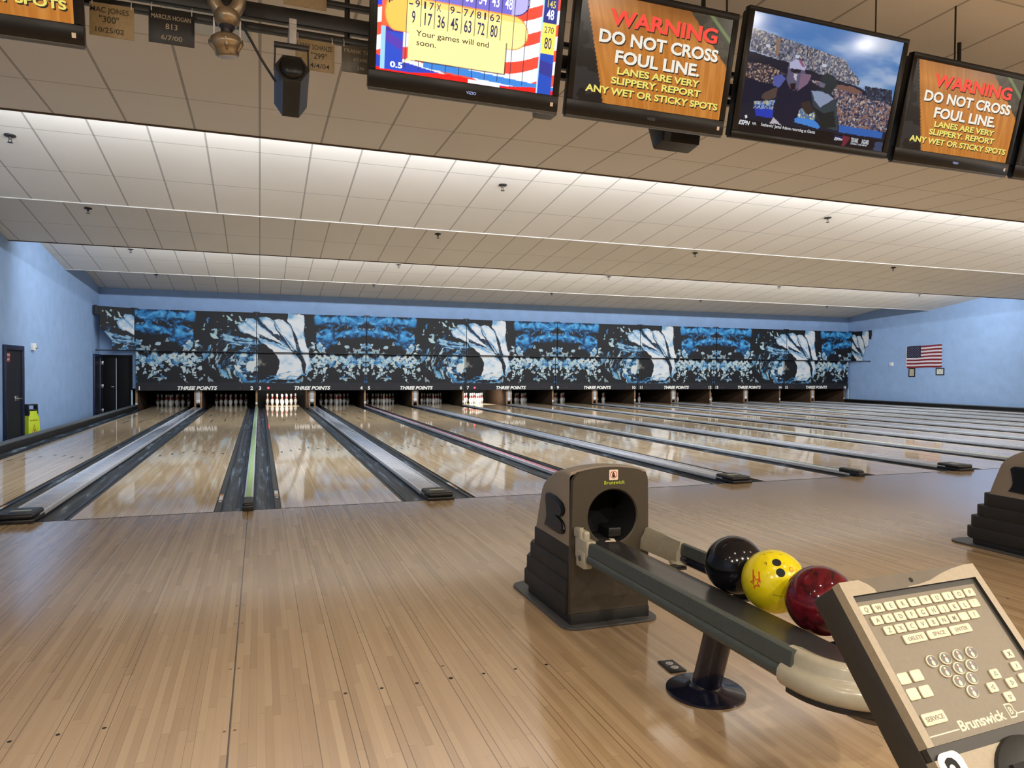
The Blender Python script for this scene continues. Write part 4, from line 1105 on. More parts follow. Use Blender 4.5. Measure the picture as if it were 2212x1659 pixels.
t = thing('score_console', 'beige and dark grey scoring keypad console on a post at the lower right', 'scoring console', (kp(4.9, 5).x, kp(4.9, 5).y - 0.02, 0))
UL, UR_, VT, VB = -1.05, 10.78, -1.75, 13.2
b = MB()
kprism(b, krr(UL - 0.02, VT - 0.02, UR_ + 0.02, VB, 0.25), -2.5, -0.60, bev=0.12)
b.build('housing', 'condark', t)
# face frame around the recessed key field
b = MB()
IL, IR, IT, IB = -0.52, 10.23, -0.86, 7.34
for poly in ([(UL, VT), (UR_, VT), (UR_, IT), (UL, IT)], [(UL, IT), (IL, IT), (IL, IB), (UL, IB)], [(IR, IT), (UR_, IT), (UR_, IB), (IR, IB)], [(UL, 7.95), (UR_, 7.95), (UR_, VB), (UL, VB)]):
    kprism(b, poly, -0.62, 0.0)
b.build('face_frame', 'conface', t, smooth=0)
b = MB()
for poly in ([(IL, IT), (IR, IT), (IR, IT + 0.015), (IL, IT + 0.015)], [(IR - 0.015, IT), (IR, IT), (IR, IB), (IR - 0.015, IB)], [(IL, IT), (IL + 0.015, IT), (IL + 0.015, IB), (IL, IB)]):
    kprism(b, poly, -0.24, -0.004)
kprism(b, [(IL, IT + 0.01), (IR, IT + 0.01), (IR, IT + 0.34), (IL, IT + 0.34)], -0.20, -0.185)  # dark strip painted over the field as shadow of the recess wall
kprism(b, [(IR - 0.26, IT + 0.01), (IR, IT + 0.01), (IR, IB), (IR - 0.26, IB)], -0.20, -0.184)
kprism(b, [(UL, 7.36), (UR_, 7.36), (UR_, 7.96), (UL, 7.96)], -0.5, -0.12)
b.build('recess_edge_and_shade', 'condark', t, smooth=0)
kp_ = MB(); kprism(kp_, [(IL, IT), (IR, IT), (IR, IB), (IL, IB)], -0.6, -0.20)
field = kp_.build('key_field', 'conpanel', t, smooth=0)
b = MB(); kprism(b, [(0.55, VT - 0.01), (10.0, VT - 0.01), (8.6, -1.62), (7.4, -1.40), (6.2, -1.10), (5.2, -0.97), (4.2, -0.93), (4.1, -0.86), (1.45, -0.86), (1.42, -1.10), (1.1, -1.42)], -0.2, 0.012)
b.build('top_inlay', 'conbrown', t, smooth=0)
b = MB(); b.lathe([(0.16, 0.0), (0.14, 0.05), (0.02, 0.06)], (0, 0, 0), 12, mat=None)
b.v = [tuple(kp(4.65 + p[0], -1.28 + p[1], p[2])) for p in b.v]; b.build('sensor_dot', 'pitblack', t)
def key(u, v, wd, ht, s='', ink='keyink', hgt=0.27, sx=1.0):
    b = MB(); kprism(b, krr(u - wd / 2, v - ht / 2, u + wd / 2, v + ht / 2, 0.10, 3), -0.20, -0.08, bev=0.04)
    if s: b.text(s, kp(u, v + hgt / 2, -0.065), KU, -KV, hgt * KP, mi=1, bold=0.01, sx=sx)
    return b
def addkey(b, ink='keyink'): b.build('key', ['keycap', ink], t, smooth=30)
for k, ch in enumerate('QWERTYUIOP'): addkey(key(0.0 + k, 0.0, 0.84, 0.52, ch))
for k, ch in enumerate("ASDFGHJKL'"): addkey(key(0.42 + k * 0.935, 0.68, 0.80, 0.52, ch))
for k, ch in enumerate('ZXCVBNM_?'): addkey(key(0.90 + k * 0.91, 1.33, 0.78, 0.50, ch if ch != '_' else ''))
for u, s in ((2.48, 'DELETE'), (4.45, 'SPACE'), (6.40, 'ENTER')): addkey(key(u, 2.0, 1.78, 0.52, s, hgt=0.22, sx=1.15))
for u, v, s in ((0.03, 3.93, 'F1'), (1.05, 3.92, 'F2'), (0.08, 4.77, 'F3'), (1.07, 4.78, 'F4')): addkey(key(u, v, 0.82, 0.62, '', hgt=0.16))
addkey(key(0.62, 6.10, 1.72, 0.62, 'SERVICE', hgt=0.24, sx=1.1))
for u, v, s in ((8.96, 3.89, 'X'), (8.93, 4.60, '/'), (8.95, 5.28, '-')): addkey(key(u, v, 0.72, 0.52, s), 'arrowink')
for u, v, a in ((6.90, 4.75, PI / 2), (6.07, 5.37, PI), (7.72, 5.38, 0), (6.89, 6.03, -PI / 2)):
    b = key(u, v, 0.72, 0.56)
    o_ = [(0.17 * math.cos(a + k * 2 * PI / 3), 0.17 * math.sin(a + k * 2 * PI / 3)) for k in range(3)]; i_ = [(p * 0.62, q_ * 0.62) for p, q_ in o_]
    b.add([tuple(kp(u + p, v - q_, -0.07)) for p, q_ in o_ + i_], [(k, (k + 1) % 3, 3 + (k + 1) % 3, 3 + k) for k in range(3)], 1)
    addkey(b, 'arrowink')
M['pinoval'] = plain('pin_button_black', (46, 42, 36), 0.35, var=0.05)
for u, v in ((2.74, 3.39), (3.85, 3.39), (4.97, 3.38), (6.08, 3.38), (3.32, 4.04), (4.43, 4.04), (5.50, 4.05), (3.86, 4.68), (4.95, 4.68), (4.41, 5.34)):
    def ov(rx, ry, du=0, dv=0): return [(u + du + rx * math.cos(a), v + dv + ry * math.sin(a)) for a in np.linspace(0, 2 * PI, 20, endpoint=False)]
    b = MB(); kprism(b, ov(0.43, 0.35), -0.20, -0.10, 0, 0.03); kprism(b, ov(0.37, 0.29, 0.02, 0.0), -0.11, -0.09, 1)
    kprism(b, [(u - 0.05, v - 0.05), (u - 0.07, v - 0.17), (u - 0.03, v - 0.24), (u + 0.03, v - 0.24), (u + 0.07, v - 0.17), (u + 0.05, v - 0.05), (u + 0.12, v + 0.08), (u + 0.10, v + 0.2), (u + 0.06, v + 0.25), (u - 0.06, v + 0.25), (u - 0.10, v + 0.2), (u - 0.12, v + 0.08)], -0.10, -0.082, 0)
    kprism(b, [(u - 0.06, v - 0.10), (u + 0.06, v - 0.10), (u + 0.06, v - 0.045), (u - 0.06, v - 0.045)], -0.09, -0.078, 2)
    b.build('pin_button', ['keycap', 'pinoval', 'iconred'], t, smooth=0)
b = MB()
b.text('Brunswick', kp(2.05, 7.02, -0.193), KU, -KV, 0.52 * KP, bold=0.024, align='LEFT', sx=1.22, sp=0.97)
kprism(b, [(-0.30, 6.86), (2.0, 6.86), (2.0, 6.92), (-0.30, 6.92)], -0.20, -0.193)
e_ = [(6.15, 6.30), (6.62, 6.30), (6.80, 6.45), (6.72, 6.66), (6.86, 6.85), (6.66, 7.06), (6.15, 7.06)]
cxy = (6.45, 6.68)
i_ = [(cxy[0] + (u - cxy[0]) * 0.80, cxy[1] + (v - cxy[1]) * 0.80) for u, v in e_]
b.add([tuple(kp(u, v, -0.193)) for u, v in e_ + i_], [(k, (k + 1) % 7, 7 + (k + 1) % 7, 7 + k) for k in range(7)])
b.text('B', kp(6.45, 6.86, -0.193), KU, -KV, 0.36 * KP, bold=0.01)
kprism(b, [(6.86, 6.86), (9.4, 6.86), (9.4, 6.92), (6.86, 6.92)], -0.20, -0.193)
b.build('brand_lettering', 'keycap', field, smooth=0)
b = MB(); kprism(b, krr(-0.92, 7.70, 0.86, 10.4, 0.55, 6), -0.02, 0.02, 0)
b.text('2', kp(-0.02, 9.42, 0.03), KU, -KV, 1.42 * KP, mi=1, bold=0.03)
b.build('number_sticker', ['letter', 'pitblack'], t, smooth=0)
b = MB(); vs = b.lathe([(3.05, 0.0), (3.0, 0.25), (2.6, 0.62), (1.9, 0.82), (1.0, 0.92), (0.02, 0.95)], (0, 0, 0), 40)
b.v = [tuple(kp(5.0 + p[0], 10.85 + p[1], p[2] - 0.02)) for p in b.v]
kprism(b, [(3.0, 9.05), (7.8, 9.05), (7.8, 9.35), (3.0, 9.35)], 0.55, 0.80, 1)
kprism(b, [(2.7, 10.2), (8.0, 10.2), (8.0, 10.55), (2.7, 10.55)], 0.70, 0.97, 1)
b.build('speaker_dome', ['skirt', 'pitblack'], t)
pz = kp(8.2, 6.5, -2.4)
MB().box((pz.x - 0.07, pz.y - 0.02, 0.02), (pz.x + 0.07, pz.y + 0.10, pz.z + 0.02), 0.012).build('post', 'condark', t)
MB().box((pz.x - 0.16, pz.y - 0.12, 0.0), (pz.x + 0.16, pz.y + 0.20, 0.022), 0.008).build('post_base', 'condark', t)

# ================================================================== monitors over the approach
M['bezel'] = plain('gloss_black_bezel', (8, 8, 10), 0.32, var=0.08, spec=0.35)
M['tvback'] = plain('black_tv_back', (18, 18, 19), 0.5, var=0.1)
M['bezelgrey'] = plain('grey_bezel_edge', (70, 70, 68), 0.35, var=0.06)
M['screenwarn'] = vcol('screen_warning', 0.2, 0.85)
M['screenscore'] = vcol('screen_score', 0.2, 1.35)
M['screengame'] = vcol('screen_football', 0.12, 0.78)
for nm, c, s_ in (('e_white', (244, 240, 226), 0.95), ('e_red', (255, 70, 58), 1.0), ('e_yellow', (246, 232, 112), 0.9), ('e_navy', (34, 36, 92), 1.1), ('e_bright', (255, 255, 255), 1.25), ('e_ink', (28, 26, 24), 0.5), ('e_shadow', (44, 26, 14), 0.6),
                 ('e_logo', (186, 196, 255), 0.9), ('e_logodim', (110, 108, 104), 0.5), ('e_caption', (220, 224, 232), 0.9)):
    M[nm] = emit(nm, c, s_)
def warn_img(nx, ny):
    A, Bv = np.meshgrid(np.linspace(0, 1, nx), np.linspace(0, 1, ny)); img = np.zeros(A.shape + (3,))
    u = A + 0.25 * Bv * (A - 0.5)
    n = fbm(u * 60 - Bv * 8, Bv * 2.2 + u * 2, 201, 3); n2 = fbm(A * 3, Bv * 3, 203)
    img[:] = lin((196, 120, 44)); paint(img, np.clip((n - 0.35) * 1.6, 0, 1), (224, 152, 72)); paint(img, np.clip((0.45 - n2) * 2, 0, 1), (158, 92, 34))
    paint(img, np.clip((0.34 - Bv - 0.3 * np.abs(A - 0.62)) * 2.2, 0, 0.8), (120, 70, 28))
    L = A < 0.02 + 0.175 * Bv; paint(img, L, (22, 22, 24)); paint(img, L & (fbm(A * 9, Bv * 5, 205) > 0.55), (44, 44, 46))
    R_ = (A > 0.70) & (Bv < (A - 0.70) / 0.30 * 0.47); paint(img, R_, (52, 48, 38)); paint(img, R_ & (fbm(A * 12, Bv * 12, 207) > 0.6), (72, 66, 52))
    st = np.abs(Bv - (A - 0.86) * 1.35 - 0.02) < 0.025; paint(img, R_ & st, (104, 124, 76))
    return img
def fit_text(mb, s, a, bb, h, wdt, pt, X, Y, mi, bold=0.02, lift=0.0, shear=0.0):
    vs, _ = text_geo(s, bold, shear, 'CENTER', 1.0)
    xs = [p[0] for p in vs]; k = h / 0.70; sx = wdt / ((max(xs) - min(xs)) * k)
    mb.text(s, pt(a, bb, lift), X, Y, h, mi=mi, bold=bold, sx=sx, shear=shear)
TILT = math.radians(13.5)
TY, TZ = -2.92, 2.602
TU = Vector((0, -math.sin(TILT), math.cos(TILT))); TN = Vector((0, -math.cos(TILT), -math.sin(TILT)))
def tvpt(x0): return lambda a, c, n=0.0: Vector((x0 + a, TY, TZ)) + TU * c + TN * n
TM0 = Matrix(((1, 0, 0, 0), (0, TU.y, TN.y, TY), (0, TU.z, TN.z, TZ), (0, 0, 0, 1)))
def television(x0, wd, ht, label, kind, bl=0.036, bt=0.036, bb=0.082):
    pt = tvpt(x0); Mx = TM0.copy(); Mx[0][3] = x0
    c = pt(wd / 2, 0, -0.05)
    t = thing('television', label, 'television', (c.x, c.y, c.z), 'televisions hung over the approach')
    def bx(mb, a0, a1, b0, b1, n0, n1, bev=0.004, mi=0): return mb.box((a0, b0, n0), (a1, b1, n1), bev, mi=mi, mat=Mx)
    bx(MB(), 0.012, wd - 0.012, 0.012, ht - 0.012, -0.085, -0.012, 0.012).build('rear_housing', 'tvback', t)
    b = MB()
    bx(b, 0, wd, 0, bb, -0.045, 0.0); bx(b, 0, wd, ht - bt, ht, -0.045, 0.0); bx(b, 0, bl, bb, ht - bt, -0.045, 0.0); bx(b, wd - bl, wd, bb, ht - bt, -0.045, 0.0)
    bz = b.build('bezel', 'bezel', t)
    if kind != 'game':
        bx(MB(), 0.004, wd - 0.004, -0.012, 0.004, -0.040, -0.004, 0.004).build('lower_edge', 'bezelgrey', bz)
        bx(MB(), wd - 0.046, wd - 0.030, 0.026, 0.046, 0.0, 0.0012, 0.0).build('energy_sticker', 'cream', bz)
        b = MB().text('VIZIO', pt(wd * 0.52, 0.028, 0.0015), (1, 0, 0), TU, 0.013, bold=0.01, sx=1.1)
        b.build('brand_lettering', 'e_logo' if x0 > 3 or 0 < x0 < 1 else 'e_logodim', bz, smooth=0)
    SW, SH = wd - 2 * bl, ht - bb - bt
    def sp(a, v, n=0.0): return pt(bl + a * SW, bb + (1 - v) * SH, n - 0.006)      # a right, v down, both 0..1
    X = (1, 0, 0)
    if kind == 'warn':
        if 'warn' not in SCR: SCR['warn'] = warn_img(150, 110)
        sc = gridmesh('screen', sp(0, 0), X, -TU, SW, SH, 150, 110, SCR['warn'], M['screenwarn'], t)
        b = MB()
        for s, a, v, h, wf, mi in (('WARNING', 0.55, 0.255, 0.135, 0.72, 1), ('DO NOT CROSS', 0.525, 0.43, 0.112, 0.80, 0), ('FOUL LINE.', 0.525, 0.60, 0.112, 0.57, 0),
                                   ('LANES ARE VERY', 0.54, 0.705, 0.063, 0.56, 2), ('SLIPPERY. REPORT', 0.535, 0.800, 0.063, 0.61, 2), ('ANY WET OR STICKY SPOTS', 0.525, 0.905, 0.063, 0.90, 2)):
            for da, dv, lift, m_ in ((0.006, 0.012, 0.0008, 3), (0, 0, 0.0016, mi)):
                fit_text(b, s, a + da, v + dv, h * SH, wf * SW, lambda p, q_, n=0: sp(p, q_, n), X, TU, m_, bold=0.032, lift=lift)
        b.build('screen_lettering', ['e_white', 'e_red', 'e_yellow', 'e_shadow'], sc, smooth=0)
    if kind == 'score':
        nx, ny = 260, 170
        A, V = np.meshgrid(np.linspace(0, 1, nx), np.linspace(0, 1, ny)); Bq = (1 - V) / 0.865
        img = np.zeros(A.shape + (3,)); img[:] = lin((236, 236, 240))
        wv = V * 4.4 + 0.55 * np.sin(A * 6.0 + 0.6) + 0.25 * A
        paint(img, (np.mod(wv, 1.0) < 0.46), (226, 72, 54)); paint(img, np.clip((np.sin(A * 9 + V * 5) - 0.55) * 0.7, 0, 0.35), (120, 120, 126))
        low = Bq < 0.10 + 0.05 * np.sin(A * 5 + 2.0) - 0.06 * A; paint(img, low, (44, 66, 178)); paint(img, (np.abs(Bq - 0.10 + 0.10 * (A - 0.45)) < 0.035) & (A > 0.25), (58, 128, 206))
        paint(img, Bq < 0.035 - 0.02 * np.sin(A * 12), (226, 28, 26)); paint(img, (A > 0.50) & (A < 0.68) & (Bq < 0.035), (232, 232, 234))
        paint(img, (A < 0.03) & (Bq > 0.62), (40, 60, 220)); paint(img, (A > 0.02) & (A < 0.05) & (Bq > 0.42), (236, 96, 60))
        Lp = (A > 0.045) & (A < 0.138) & (Bq < 0.425) & (Bq > 0.015); paint(img, Lp, (40, 74, 190)); paint(img, Lp & (np.abs(Bq - 0.30 + 0.9 * (A - 0.09)) < 0.05), (84, 58, 170)); paint(img, Lp & (Bq > 0.385), (70, 40, 140))
        paint(img, (A > 0.022) & (A < 0.045) & (Bq < 0.43) & (Bq > 0.015), (150, 200, 250))
        def pill(a0, a1, b0, b1):
            h_ = (b1 - b0) / 2; bm_ = (b0 + b1) / 2; rr_ = h_ * SH / SW
            core = (A > a0 + rr_ * 0.5) & (A < a1 - rr_) & (np.abs(Bq - bm_) < h_)
            return core | ((((A - a1 + rr_) / rr_) ** 2 + ((Bq - bm_) / h_) ** 2) < 1) & (A >= a1 - rr_) | ((((A - a0 - rr_ * 0.6) / (rr_ * 0.6)) ** 2 + ((Bq - bm_) / h_) ** 2) < 1) & (A < a0 + rr_ * 0.6)
        p = pill(0.036, 0.822, 0.742, 1.06); paint(img, p, (34, 32, 110)); p = pill(0.04, 0.816, 0.752, 1.05); paint(img, p, (112, 104, 196)); paint(img, p & (A > 0.72), (176, 170, 226))
        p = pill(0.036, 0.826, 0.398, 0.748); paint(img, p, (244, 142, 66)); p = pill(0.042, 0.820, 0.408, 0.738); paint(img, p, (252, 232, 150)); paint(img, p & (A < 0.149), (250, 188, 84)); paint(img, p & (Bq > 0.68) & (A > 0.149), (252, 206, 110))
        for k in range(10): paint(img, (np.abs(A - 0.149 - 0.0735 * k) < 0.0022) & (Bq > 0.06), (44, 42, 70))
        paint(img, (A > 0.896) & (A < 0.905) & (Bq < 1), (170, 210, 246)); Rc = (A > 0.905) & (A < 0.985)
        paint(img, Rc, (30, 72, 176)); paint(img, Rc & (np.abs(Bq - 0.27 + 0.4 * (A - 0.94)) < 0.07), (48, 52, 140)); paint(img, Rc & (Bq > 0.735), (34, 44, 128)); paint(img, Rc & (Bq > 0.42) & (Bq < 0.735), (250, 218, 96))
        bub = (A > 0.165) & (A < 0.70) & (Bq > 0.145) & (Bq < 0.475)
        tail = inpoly(A, Bq, [(0.135, 0.095), (0.165, 0.16), (0.165, 0.20), (0.21, 0.146), (0.175, 0.135)])
        sh = (A > 0.172) & (A < 0.707) & (Bq > 0.135) & (Bq < 0.46); paint(img, sh, (60, 54, 44), 0.8)
        paint(img, bub | tail, (250, 228, 156))
        sc = gridmesh('screen', sp(0, 0), X, -TU, SW, SH, nx, ny, img, M['screenscore'], t)
        b = MB()
        def tx(s, a, bq, h, wdt, mi, bold=0.0): fit_text(b, s, a, 1 - bq * 0.865, h * 0.865 * SH, wdt * SW, lambda p_, q_, n=0: sp(p_, q_, n), X, TU, mi, bold=bold, lift=0.0012)
        for k, s in enumerate(('-9', '17', 'X', '9-', '7/', '81', '62')):
            for j, ch in enumerate(s):
                if ch == '-': tx('-', 0.186 - 0.016 + 0.0735 * k + 0.034 * j, 0.655, 0.075, 0.022, 2, 0.01)
                else: tx(ch, 0.170 + 0.0735 * k + 0.034 * j, 0.655, 0.070, 0.024 if ch != '1' else 0.010, 2, 0.008)
        for k, s in enumerate(('9', '17', '36', '45', '63', '72', '80')): tx(s, 0.186 + 0.0735 * k, 0.500, 0.118, 0.018 if len(s) == 1 else 0.040, 2, 0.012)
        for k, s in enumerate(('15', '25', '30', '34', '43', '48')): tx(s, 0.186 + 0.0735 * (k + 2), 0.800, 0.110, 0.042, 1, 0.012)
        tx('P', 0.065, 0.655, 0.05, 0.024, 2, 0.012); tx('145', 0.945, 0.895, 0.07, 0.048, 0, 0.014); tx('48', 0.945, 0.775, 0.10, 0.044, 1, 0.014)
        tx('270', 0.945, 0.635, 0.065, 0.055, 2, 0.0); tx('80', 0.945, 0.475, 0.115, 0.042, 2, 0.012); tx('0.5', 0.107, 0.045, 0.055, 0.066, 1, 0.03)
        tx('Your games will end', 0.405, 0.385, 0.056, 0.40, 3, 0.004); tx('soon.', 0.260, 0.295, 0.056, 0.105, 3, 0.004)
        b.build('screen_lettering', ['e_yellow', 'e_bright', 'e_navy', 'e_ink'], sc, smooth=0)
    if kind == 'game':
        nx, ny = 280, 190
        A, V = np.meshgrid(np.linspace(0, 1, nx), np.linspace(0, 1, ny)); img = np.zeros(A.shape + (3,))
        src = np.array([(275, 92), (1815, 412), (1598, 1590), (85, 1412)], float); dst = np.array([(0, 0), (1, 0), (1, 1), (0, 1)], float)
        eq = []; rh = []
        for (x_, y_), (u_, v_) in zip(src, dst):
            eq += [[x_, y_, 1, 0, 0, 0, -u_ * x_, -u_ * y_], [0, 0, 0, x_, y_, 1, -v_ * x_, -v_ * y_]]; rh += [u_, v_]
        hh = np.append(np.linalg.solve(np.array(eq), np.array(rh)), 1).reshape(3, 3)
        def Q(*pts):
            r_ = []
            for p_ in pts:
                k_ = hh @ np.array([p_[0], p_[1], 1.0]); r_.append((k_[0] / k_[2], k_[1] / k_[2]))
            return r_
        cl = fbm(A * 3.5, V * 6, 301, 4)
        img[:] = lin((74, 128, 196)); paint(img, np.clip((cl - 0.42) * 3, 0, 1), (134, 172, 220)); paint(img, np.clip((cl - 0.55) * 4, 0, 1) * (V < 0.45), (176, 194, 226))
        jx = A + (fbm(A * 30, V * 30, 303) - 0.5) * 0.012; jy = V + (fbm(A * 30, V * 30, 305) - 0.5) * 0.012
        def crowd(pl, base, cols, seed):
            m = inpoly(jx, jy, pl); paint(img, m, base)
            for k_, c_ in enumerate(cols): paint(img, m & (vnoise(A * 120, V * 70, seed + k_) > 0.66), c_)
        paint(img, inpoly(jx, jy, Q((60, 480), (600, 640), (1140, 830), (1310, 880), (1700, 1080), (1600, 1600), (60, 1420))), (24, 30, 50))
        crowd(Q((250, 268), (740, 440), (1210, 600), (1262, 690), (1372, 830), (1360, 884), (1140, 832), (880, 745), (600, 640), (225, 515)), (82, 88, 110), [(150, 150, 164), (58, 62, 84), (186, 176, 168), (120, 124, 150)], 311)
        crowd(Q((190, 650), (420, 680), (620, 790), (600, 900), (330, 870), (160, 800)), (74, 66, 76), [(150, 120, 104), (190, 160, 140), (44, 44, 64)], 321)
        crowd(Q((840, 830), (1110, 880), (1460, 1000), (1700, 1090), (1640, 1380), (1150, 1320), (1100, 1000)), (74, 78, 104), [(146, 132, 140), (188, 180, 178), (44, 50, 82), (150, 110, 96)], 331)
        crowd(Q((1420, 890), (1700, 925), (1690, 1075), (1430, 1020)), (46, 56, 76), [(90, 100, 130), (30, 36, 52)], 341)
        paint(img, inpoly(jx, jy, Q((1110, 870), (1300, 900), (1400, 960), (1320, 980), (1120, 920))), (126, 92, 84))
        for pl in (((395, 450), (440, 455), (430, 490), (390, 480)), ((980, 650), (1030, 665), (1020, 695), (980, 685)), ((700, 560), (750, 570), (735, 600), (700, 595))): paint(img, inpoly(A, V, Q(*pl)), (206, 214, 230))
        for pl in (((500, 380), (550, 395), (520, 590), (490, 580)), ((700, 440), (745, 520), (735, 525), (695, 445)), ((850, 500), (905, 690), (890, 695), (845, 505))): paint(img, inpoly(A, V, Q(*pl)), (140, 116, 100))
        paint(img, inpoly(jx, jy, Q((120, 830), (500, 900), (470, 1110), (110, 1100))), (16, 24, 50))
        crowd(Q((265, 1080), (490, 1060), (470, 1170), (265, 1160)), (60, 84, 140), [(210, 216, 220), (200, 180, 120), (120, 160, 220)], 351)
        paint(img, inpoly(jx, jy, Q((275, 1160), (475, 1170), (460, 1265), (285, 1240))), (36, 62, 190))
        crowd(Q((730, 1140), (910, 1190), (905, 1270), (700, 1240)), (90, 120, 160), [(226, 226, 220), (210, 200, 120)], 361)
        paint(img, inpoly(jx, jy, Q((690, 1235), (900, 1270), (965, 1340), (930, 1365), (690, 1300))), (70, 140, 226))
        paint(img, inpoly(jx, jy, Q((1150, 1310), (1600, 1380), (1590, 1450), (1150, 1395))), (50, 104, 190))
        # two players seen from the waist up
        paint(img, inpoly(jx, jy, Q((470, 800), (600, 790), (800, 840), (890, 930), (910, 1090), (760, 1090), (720, 1250), (560, 1330), (480, 1250), (500, 1060))), (20, 26, 52))
        paint(img, inpoly(jx, jy, Q((470, 800), (560, 780), (600, 830), (530, 930), (470, 900))), (86, 96, 170))
        paint(img, inpoly(jx, jy, Q((460, 940), (520, 920), (500, 1030), (400, 1070), (345, 1040), (370, 990))), (86, 70, 66))
        paint(img, inpoly(jx, jy, Q((620, 720), (640, 650), (700, 612), (770, 620), (815, 690), (800, 800), (760, 900), (690, 960), (640, 930), (605, 830))), (96, 92, 122))
        paint(img, inpoly(jx, jy, Q((640, 650), (700, 612), (770, 620), (815, 690), (800, 740), (760, 720), (640, 715))), (186, 186, 220))
        paint(img, inpoly(jx, jy, Q((735, 620), (770, 622), (805, 690), (780, 690))), (150, 90, 120)); paint(img, inpoly(jx, jy, Q((650, 715), (760, 725), (750, 765), (655, 750))), (30, 30, 44))
        paint(img, inpoly(jx, jy, Q((690, 770), (720, 770), (715, 850), (690, 840))), (206, 196, 210)); paint(img, inpoly(jx, jy, Q((760, 770), (870, 780), (830, 880), (720, 960), (740, 880))), (132, 104, 130)); paint(img, inpoly(jx, jy, Q((640, 880), (700, 870), (700, 950), (650, 940))), (40, 20, 30))
        paint(img, inpoly(jx, jy, Q((860, 950), (1000, 940), (1130, 1060), (1140, 1380), (980, 1350), (900, 1200))), (52, 66, 76)); paint(img, inpoly(jx, jy, Q((870, 950), (1010, 960), (1100, 1030), (1060, 1060), (960, 1130), (900, 1050))), (146, 160, 190))
        paint(img, inpoly(jx, jy, Q((970, 800), (1030, 750), (1110, 790), (1140, 880), (1060, 990), (980, 960), (960, 870))), (36, 48, 56)); paint(img, inpoly(jx, jy, Q((940, 850), (1010, 870), (1000, 920), (950, 900))), (110, 108, 130))
        paint(img, inpoly(jx, jy, Q((760, 1080), (850, 1060), (890, 1180), (830, 1220), (770, 1150))), (56, 46, 46)); paint(img, inpoly(jx, jy, Q((880, 1120), (1000, 1200), (1100, 1160), (1120, 1340), (980, 1360))), (26, 36, 40))
        paint(img, inpoly(jx, jy, Q((440, 1310), (470, 1250), (560, 1340), (440, 1320))), (196, 190, 200))
        paint(img, inpoly(A, V, Q((60, 1265), (240, 1290), (420, 1320), (560, 1340), (1100, 1400), (1090, 1530), (60, 1420))), (12, 13, 22)); paint(img, inpoly(A, V, Q((1100, 1410), (1620, 1470), (1600, 1620), (1080, 1530))), (14, 15, 28))
        paint(img, inpoly(A, V, Q((1110, 1425), (1190, 1435), (1190, 1470), (1105, 1455))), (30, 36, 90)); paint(img, inpoly(jx, jy, Q((1200, 1425), (1270, 1450), (1240, 1500), (1200, 1560), (1180, 1540))), (120, 40, 60)); paint(img, inpoly(jx, jy, Q((1530, 1480), (1600, 1490), (1590, 1590), (1500, 1580))), (58, 74, 110))
        paint(img, inpoly(A, V, Q((168, 1240), (190, 1235), (198, 1265), (178, 1275))), (236, 240, 250))
        sc = gridmesh('screen', sp(0, 0), X, -TU, SW, SH, nx, ny, img, M['screengame'], t)
        b = MB()
        def tq(s, x_, y_, x2, y2, h, bold=0.0, shear=0.0):
            (a0, v0), (a1, v1) = Q((x_, y_), (x2, y2)); fit_text(b, s, (a0 + a1) / 2, (v0 + v1) / 2, h, (a1 - a0) * SW, lambda p_, q_, n=0: sp(p_, q_, n), X, TU, 0, bold=bold, lift=0.0012, shear=shear)
        tq('ESPN', 97, 1335, 215, 1350, 0.024, 0.03, 0.25); tq('NFL', 246, 1340, 290, 1345, 0.014, 0.01)
        tq("Seahawks' Jamal Adams returning at Giants", 338, 1350, 902, 1420, 0.018, 0.008)
        tq('ESPN+', 1100, 1480, 1185, 1488, 0.016, 0.03, 0.25); tq('TEXANS', 1272, 1495, 1345, 1505, 0.026, 0.02); tq('JAGUARS', 1382, 1510, 1455, 1518, 0.026, 0.02); tq('SUNDAY 9:30 AM ET', 1270, 1522, 1440, 1540, 0.010, 0.01)
        b.build('screen_lettering', ['e_caption'], sc, smooth=0)
        MB().tube([pt(wd * 0.79, ht, -0.03), Vector((x0 + wd * 0.79, pt(0, ht, -0.03).y, 3.6))], 0.005, 6).build('hanger_rod', 'blackplastic', t)
    elif kind == 'warn' and x0 > 0:
        fx = 0.36 if x0 > 3 else 0.93
        MB().tube([pt(wd * fx, ht, -0.03), Vector((x0 + wd * fx, pt(0, ht, -0.03).y, 3.6))], 0.006, 6).build('hanger_rod', 'blackplastic', t)
    # mounting arms back to the pipes
    b = MB()
    for a in (0.3, 0.7):
        bx(b, wd * a - 0.02, wd * a + 0.02, 0.1, ht * 0.75, -0.11, -0.084, 0.003)
        q_ = pt(wd * a, 0.33, -0.10); b.box((q_.x - 0.018, q_.y, q_.z - 0.02), (q_.x + 0.018, -2.703, q_.z + 0.02), 0.003)
    b.build('mount_arm', 'blackplastic', t)
    return t
SCR = {}
television(-1.63, 1.01, 0.66, 'television cut off at the top left corner, showing the end of a yellow warning line', 'warn')
television(0.592, 1.01, 0.66, 'television showing the bowling score sheet with a pale yellow message box', 'score')
television(1.648, 1.01, 0.655, 'television with the orange foul line warning, between score sheet and football pictures', 'warn')
television(2.715, 1.205, 0.715, 'larger television showing a football game', 'game', bl=0.040, bt=0.026, bb=0.040)
television(3.975, 1.05, 0.655, 'television with the orange foul line warning, right of the football picture', 'warn')
television(5.085, 1.01, 0.66, 'television cut off at the right edge, a yellow letter showing', 'warn')

